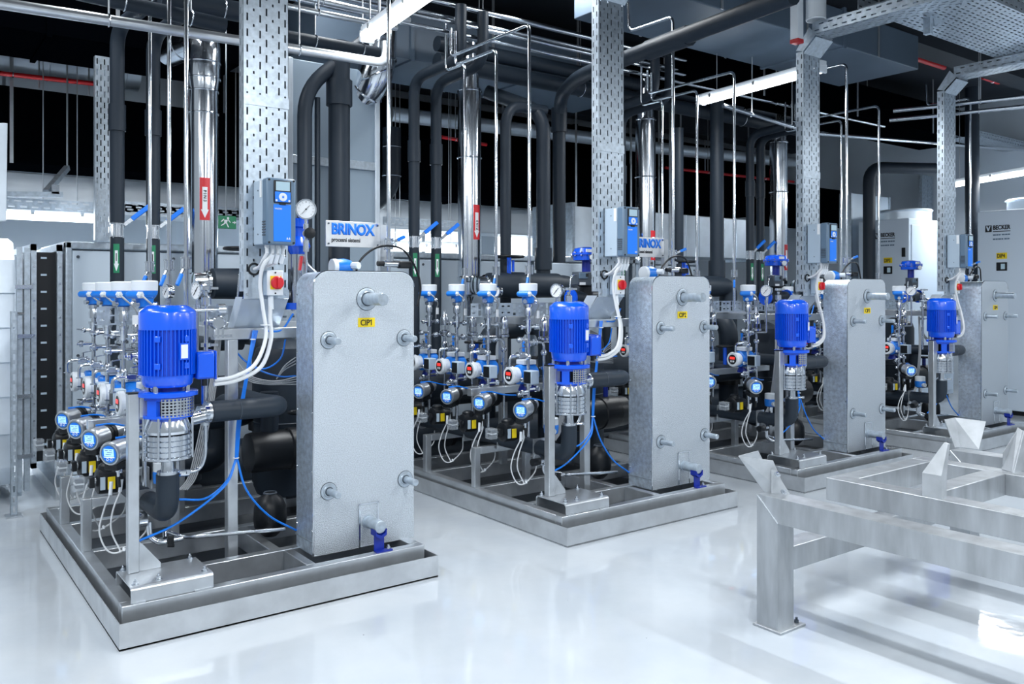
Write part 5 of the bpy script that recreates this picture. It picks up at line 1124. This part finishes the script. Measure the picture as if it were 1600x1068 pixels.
# flues
for k in range(4):
    dx, dy = OFFS[k]; x, y = 1.245 + dx, 2.955 + dy
    t = thing('flue', ['polished chrome flue with elbow on top, behind the first skid', 'polished chrome flue behind the second skid', 'polished chrome flue behind the third skid', 'polished chrome flue behind the fourth skid'][k], 'flue', (x, y, 1.72), 'chrome flues')
    R_ = .116
    if k == 0:
        MB().cyl((x, y, 1.74), (x, y, 3.22), R_, 30).build('tube', 'chrome', t)
        MB().rev((x, y, 3.22), (x, y, 9), [(0, R_), (.10, R_ + .016), (.24, R_ + .016)], 30).build('flared_piece', 'chrome', t)
        MB().pipe([(x, y, 3.42), (x, y, 3.66), (x - .12, y + .55, 3.66)], R_ + .018, bend=.22, n=30, seg=9).build('elbow', 'chrome', t)
        for z in (3.04, 3.22, 3.32, 3.45): MB().torus((x, y, z), (0, 0, 1), R_ + (.004 if z < 3.3 else .02), .006, 30, 6).build('seam_ring', 'chrome', t)
        MB().torus((x - .055, y + .27, 3.66), (-.2, 1, 0), R_ + .02, .007, 30, 6).build('seam_ring', 'chrome', t)
    else:
        MB().cyl((x, y, 1.74), (x, y, 3.60), R_, 30).cyl((x, y, 3.60), (x, y, 4.05), R_ * .82, 30).build('tube', 'chrome', t)
        for z in (2.92, 3.58): MB().torus((x, y, z), (0, 0, 1), R_ + .003, .007, 30, 6).build('seam_ring', 'chrome', t)
    MB().cyl((x - .105, y, 1.74), (x - .105, y, 3.6), .006, 6).build('guy_strip', 'duct_metal', t)
    MB().rev((x, y, 1.56), (x, y, 3), [(0, .07), (.01, .10), (.13, .10), (.14, .118), (.18, .124), (.19, .118)], 28).build('foot_collar', 'chrome', t)
    MB().rev((x, y, 1.0), (x, y, 3), [(0, .03), (.5, .03), (.55, .05), (.56, .07)], 16).build('drain_pipe', 'fitting', t)
    ac = math.radians(-100 if k == 0 else -85)
    def wr(mb, r, z0, z1, h0, h1, n=6):
        A = [(x + r * math.cos(ac - h0 + 2 * h0 * i / n), y + r * math.sin(ac - h0 + 2 * h0 * i / n), z0) for i in range(n + 1)]
        B = [(x + r * math.cos(ac - h1 + 2 * h1 * i / n), y + r * math.sin(ac - h1 + 2 * h1 * i / n), z1) for i in range(n + 1)]
        return mb.add(A + B, [(i, i + 1, n + 2 + i, n + 1 + i) for i in range(n)])
    zt = (2.51, 2.45, 2.30, 2.22)[k]; L = .34
    s_ = wr(MB(), R_ + .001, zt - L, zt, .34, .34).build('arrow_label', 'red', t, label='red arrow label')
    ar = wr(MB(), R_ + .002, zt - .255, zt - .075, .17, .17); wr(ar, R_ + .002, zt - .32, zt - .255, .01, .26); ar.build('arrow', 'paper', s_)
    if k < 2:
        d = V(math.cos(ac), math.sin(ac), 0); q = V(x, y, 0) + d * (R_ + .0035)
        text('label_print', 'P I N 3', .034, 'ink', s_, (q.x + (-.011 if k == 0 else .012), q.y, zt - (.10 if k == 0 else .245)), (PI / 2, PI / 2 if k == 0 else -PI / 2, ac + PI / 2), .0006, squeeze=.95)
# big gauge with black knob, only at the first skid
P = at(478, 327, y=.78)
t = gauge('large pressure gauge with black knob right of the first converter', P.x, P.y, P.z, .060, (-.30, -.95, 0), .72, True, 'pressure gauges at the first converter')
MB().bar(at(471, 400, y=.77), at(468, 422, y=.77), .014, .02).build('red_lever', 'red', t, label='red lever')
MB().cable([at(476, 400, y=.79), at(478, 412, y=.79), at(490, 424, y=.79), at(500, 436, y=.79)], .016, 10).build('tail_pipe', 'fitting', t)
P = at(466, 372, y=.95)
t = thing('shutoff_valve', 'cobalt blue valve bonnet behind the large gauge at the first converter', 'valve', tuple(P))
MB().rev(P + V(0, 0, -.10), P + V(0, 0, 1), [(0, .05), (.05, .075), (.09, .06), (.11, .04), (.16, .04), (.17, .06), (.22, .06)], 20).build('bonnet', 'motor_blue', t)
MB().cyl(P + V(0, 0, -.45), P + V(0, 0, -.1), .045, 16).build('pipe_piece', 'fitting', t); MB().cyl(P + V(0, 0, -.44), P + V(0, 0, -.40), .075, 18).build('flange', 'motor_blue', t)
# nameplate signs
for k in (0, 1):
    dx, dy = OFFS[k]; y = .774 + dy; x1 = 1.699 + dx; L = x1 - (at(509, 365, y=.774).x + dx); zc = 1.955; h = at(550, 345, y=.774).z - at(550, 385, y=.774).z
    x0 = x1 - L; t = thing('nameplate_sign', ['brushed steel nameplate sign with blue capitals, fully visible, behind the first exchanger', 'brushed steel nameplate sign half hidden behind the second converter'][k], 'sign', ((x0 + x1) / 2, y, zc), 'nameplate signs')
    MB().box(x0, x1, y, y + .006, zc - h / 2, zc + h / 2).build('plate', 'sheet', t, bevel=.002)
    text('maker_lettering', 'BRINOX', .092, 'ink_blue', t, (x0 + L * .10, y - .001, zc + .000), FRONT, .0050, fit=L * .80)
    text('trade_mark_ring', '®', .026, 'ink_blue', t, (x0 + L * .915, y - .001, zc + .055), FRONT, 0)
    text('sub_lettering', 'procesni sistemi', .036, 'ink', t, (x0 + L * .10, y - .001, zc - .048), FRONT, .0009, fit=L * .52)
    for sx in (x0 + .018, x1 - .018):
        for sz in (-1, 1): MB().cyl((sx, y, zc + sz * (h / 2 - .018)), (sx, y - .004, zc + sz * (h / 2 - .018)), .006, 10).build('screw', 'dark_grey', t)
    MB().box(x1 + .002, x1 + .045, y, y + .04, 1.40, zc + h * .45).build('bracket_post', 'steel', t)
# ------------------------------------------------------------------ stainless stand at right
t = thing('steel_stand', 'welded stainless stand of square tubes with flared guide plates at right', 'stand', (3.5, -2.6, 0))
SS = 'stand_steel'; ZT = .63; TB = .117
def portal(xa, wl):
    y0 = -1.495; yb = -4.4; w = .125
    # post and top beam meet in a mitre
    MB().prism([(xa, y0, .012), (xa, y0 - TB, .012), (xa, y0 - TB, ZT - TB), (xa, y0, ZT)], (w, 0, 0)).build('post', SS, t)
    MB().prism([(xa, y0, ZT), (xa, y0 - TB, ZT - TB), (xa, yb, ZT - TB), (xa, yb, ZT)], (w, 0, 0)).build('top_beam', SS, t)
    MB().sweep([(xa - .001, y0 - .002, ZT - .002), (xa - .001, y0 - TB, ZT - TB)], .0035, 6).build('weld_seam', 'fitting', t)
    MB().box(xa, xa + w, yb, yb + TB, .012, ZT - TB).build('post', SS, t)
    for y in (y0 - TB / 2, yb + TB / 2):
        f = MB().box(xa - .012, xa + w + .06, y - .085, y + .075, 0, .012).build('foot_plate', SS, t, bevel=.003)
        MB().cyl((xa + w + .035, y - .05, .012), (xa + w + .035, y - .05, .024), .012, 6).cyl((xa + w + .035, y - .05, .02), (xa + w + .035, y - .05, .036), .006, 8).build('anchor_bolt', 'dark_grey', f)
portal(2.52, 1); portal(4.40, 2)
# low cross braces carry the middle grid
for y in (-1.62, -3.6):
    MB().box(2.645, 4.40, y + .01, y + .12, .27, .385).build('cross_brace', SS, t, bevel=.004)
    for x in ((3.17, 4.02) if y < -3 else ()): MB().box(x - .05, x + .05, y + .015, y + .115, .385, ZT - TB).build('short_post', SS, t)
for x in (3.113, 3.965): MB().box(x, x + .115, -4.4, -1.48, ZT - TB, ZT).build('grid_beam', SS, t, bevel=.004)
for y in (-1.48, -1.885, -2.9): MB().box(3.228, 3.965, y - .115, y, ZT - TB, ZT - .001).build('grid_beam', SS, t, bevel=.004)
for a in ((2.645, 3.113, -3.30, -3.19), (4.08, 4.40, -3.30, -3.19)): MB().box(*a, ZT - TB, ZT - .001).build('grid_beam', SS, t, bevel=.004)
MB().box(4.08, 4.40, -2.35, -2.24, ZT - TB, ZT - .001).build('grid_beam', SS, t, bevel=.004)
# flared guide plates
def gp(name, quads, th=.006):
    mb = MB()
    for q in quads: mb.plate([Vector(p) for p in q], th)
    return mb.build(name, 'plate_steel', t, smooth=0)
z0 = ZT
A = at(1194, 767, z=z0); B = at(1229, 770, z=z0); T1 = at(1154, 712, z=.80); T2 = at(1208, 719, z=.785)
gp('guide_plate', [(A, B, T2, T1)]); gp('guide_plate', [(A, T1, at(1185, 704, z=.83), at(1191, 716, z=.79))])
G0 = at(1205, 770, z=z0); G1 = at(1229, 772, z=z0); G2 = at(1205, 733, z=.745)
MB().prism([G0, G1, G2], V(.012, -.012, 0)).build('gusset', 'plate_steel', t)
for u, v, z in ((1209, 738, .73), (1219, 765, .65)):
    p = at(u, v, z=z) + V(-.01, -.02, 0); MB().cyl(p, p + V(-.012, -.02, 0), .011, 6).cyl(p, p + V(-.02, -.034, 0), .006, 8).build('bolt', 'fitting', t)
A = at(1491, 699, z=z0); B = at(1500, 698, z=z0); C = at(1530, 702, z=z0); T1 = at(1475, 655, z=.80); T2 = at(1492, 652, z=.805); T3 = at(1541, 658, z=.795)
gp('guide_plate', [(A, B, T2, T1)]); gp('guide_plate', [(B, C, T3, T2)])
MB().sweep([B, T2], .004, 6).build('weld_seam', 'fitting', t)
q0 = at(1441, 774, z=z0); X0 = q0.x; Y0 = q0.y; q1 = at(1471, 778, x=X0)
Y1 = q1.y; h = at(1441, 738, x=X0).z; T1 = at(1475, 691, x=X0 + .07); T2 = at(1481, 694, x=X0 + .07)
MB().prism([(X0, Y0, z0), (X0, Y1, z0), (X0, Y1, h), (X0, Y0, h)], (.05, 0, 0)).build('guide_plate', 'plate_steel', t)
MB().add([(X0, Y0, h), (X0, Y1, h), T2, T1, (X0 + .05, Y0, h), (X0 + .05, Y1, h), T2 + V(.02, 0, 0), T1 + V(.02, 0, 0)], [(0, 1, 2, 3), (7, 6, 5, 4), (1, 5, 6, 2), (0, 3, 7, 4), (3, 2, 6, 7)]).build('guide_plate', 'plate_steel', t, smooth=0)
A = at(1566, 733, z=z0); B = at(1583, 738, z=z0); T1 = at(1567, 706, z=.725); T2 = at(1591, 668, z=.858); T3 = at(1599, 673, z=.845)
gp('guide_plate', [(A, B, T3, T2), (A, T2, T1, A.lerp(T1, .5))]); gp('guide_plate', [(B, at(1650, 724, z=z0), at(1655, 668, z=.84), T3)])
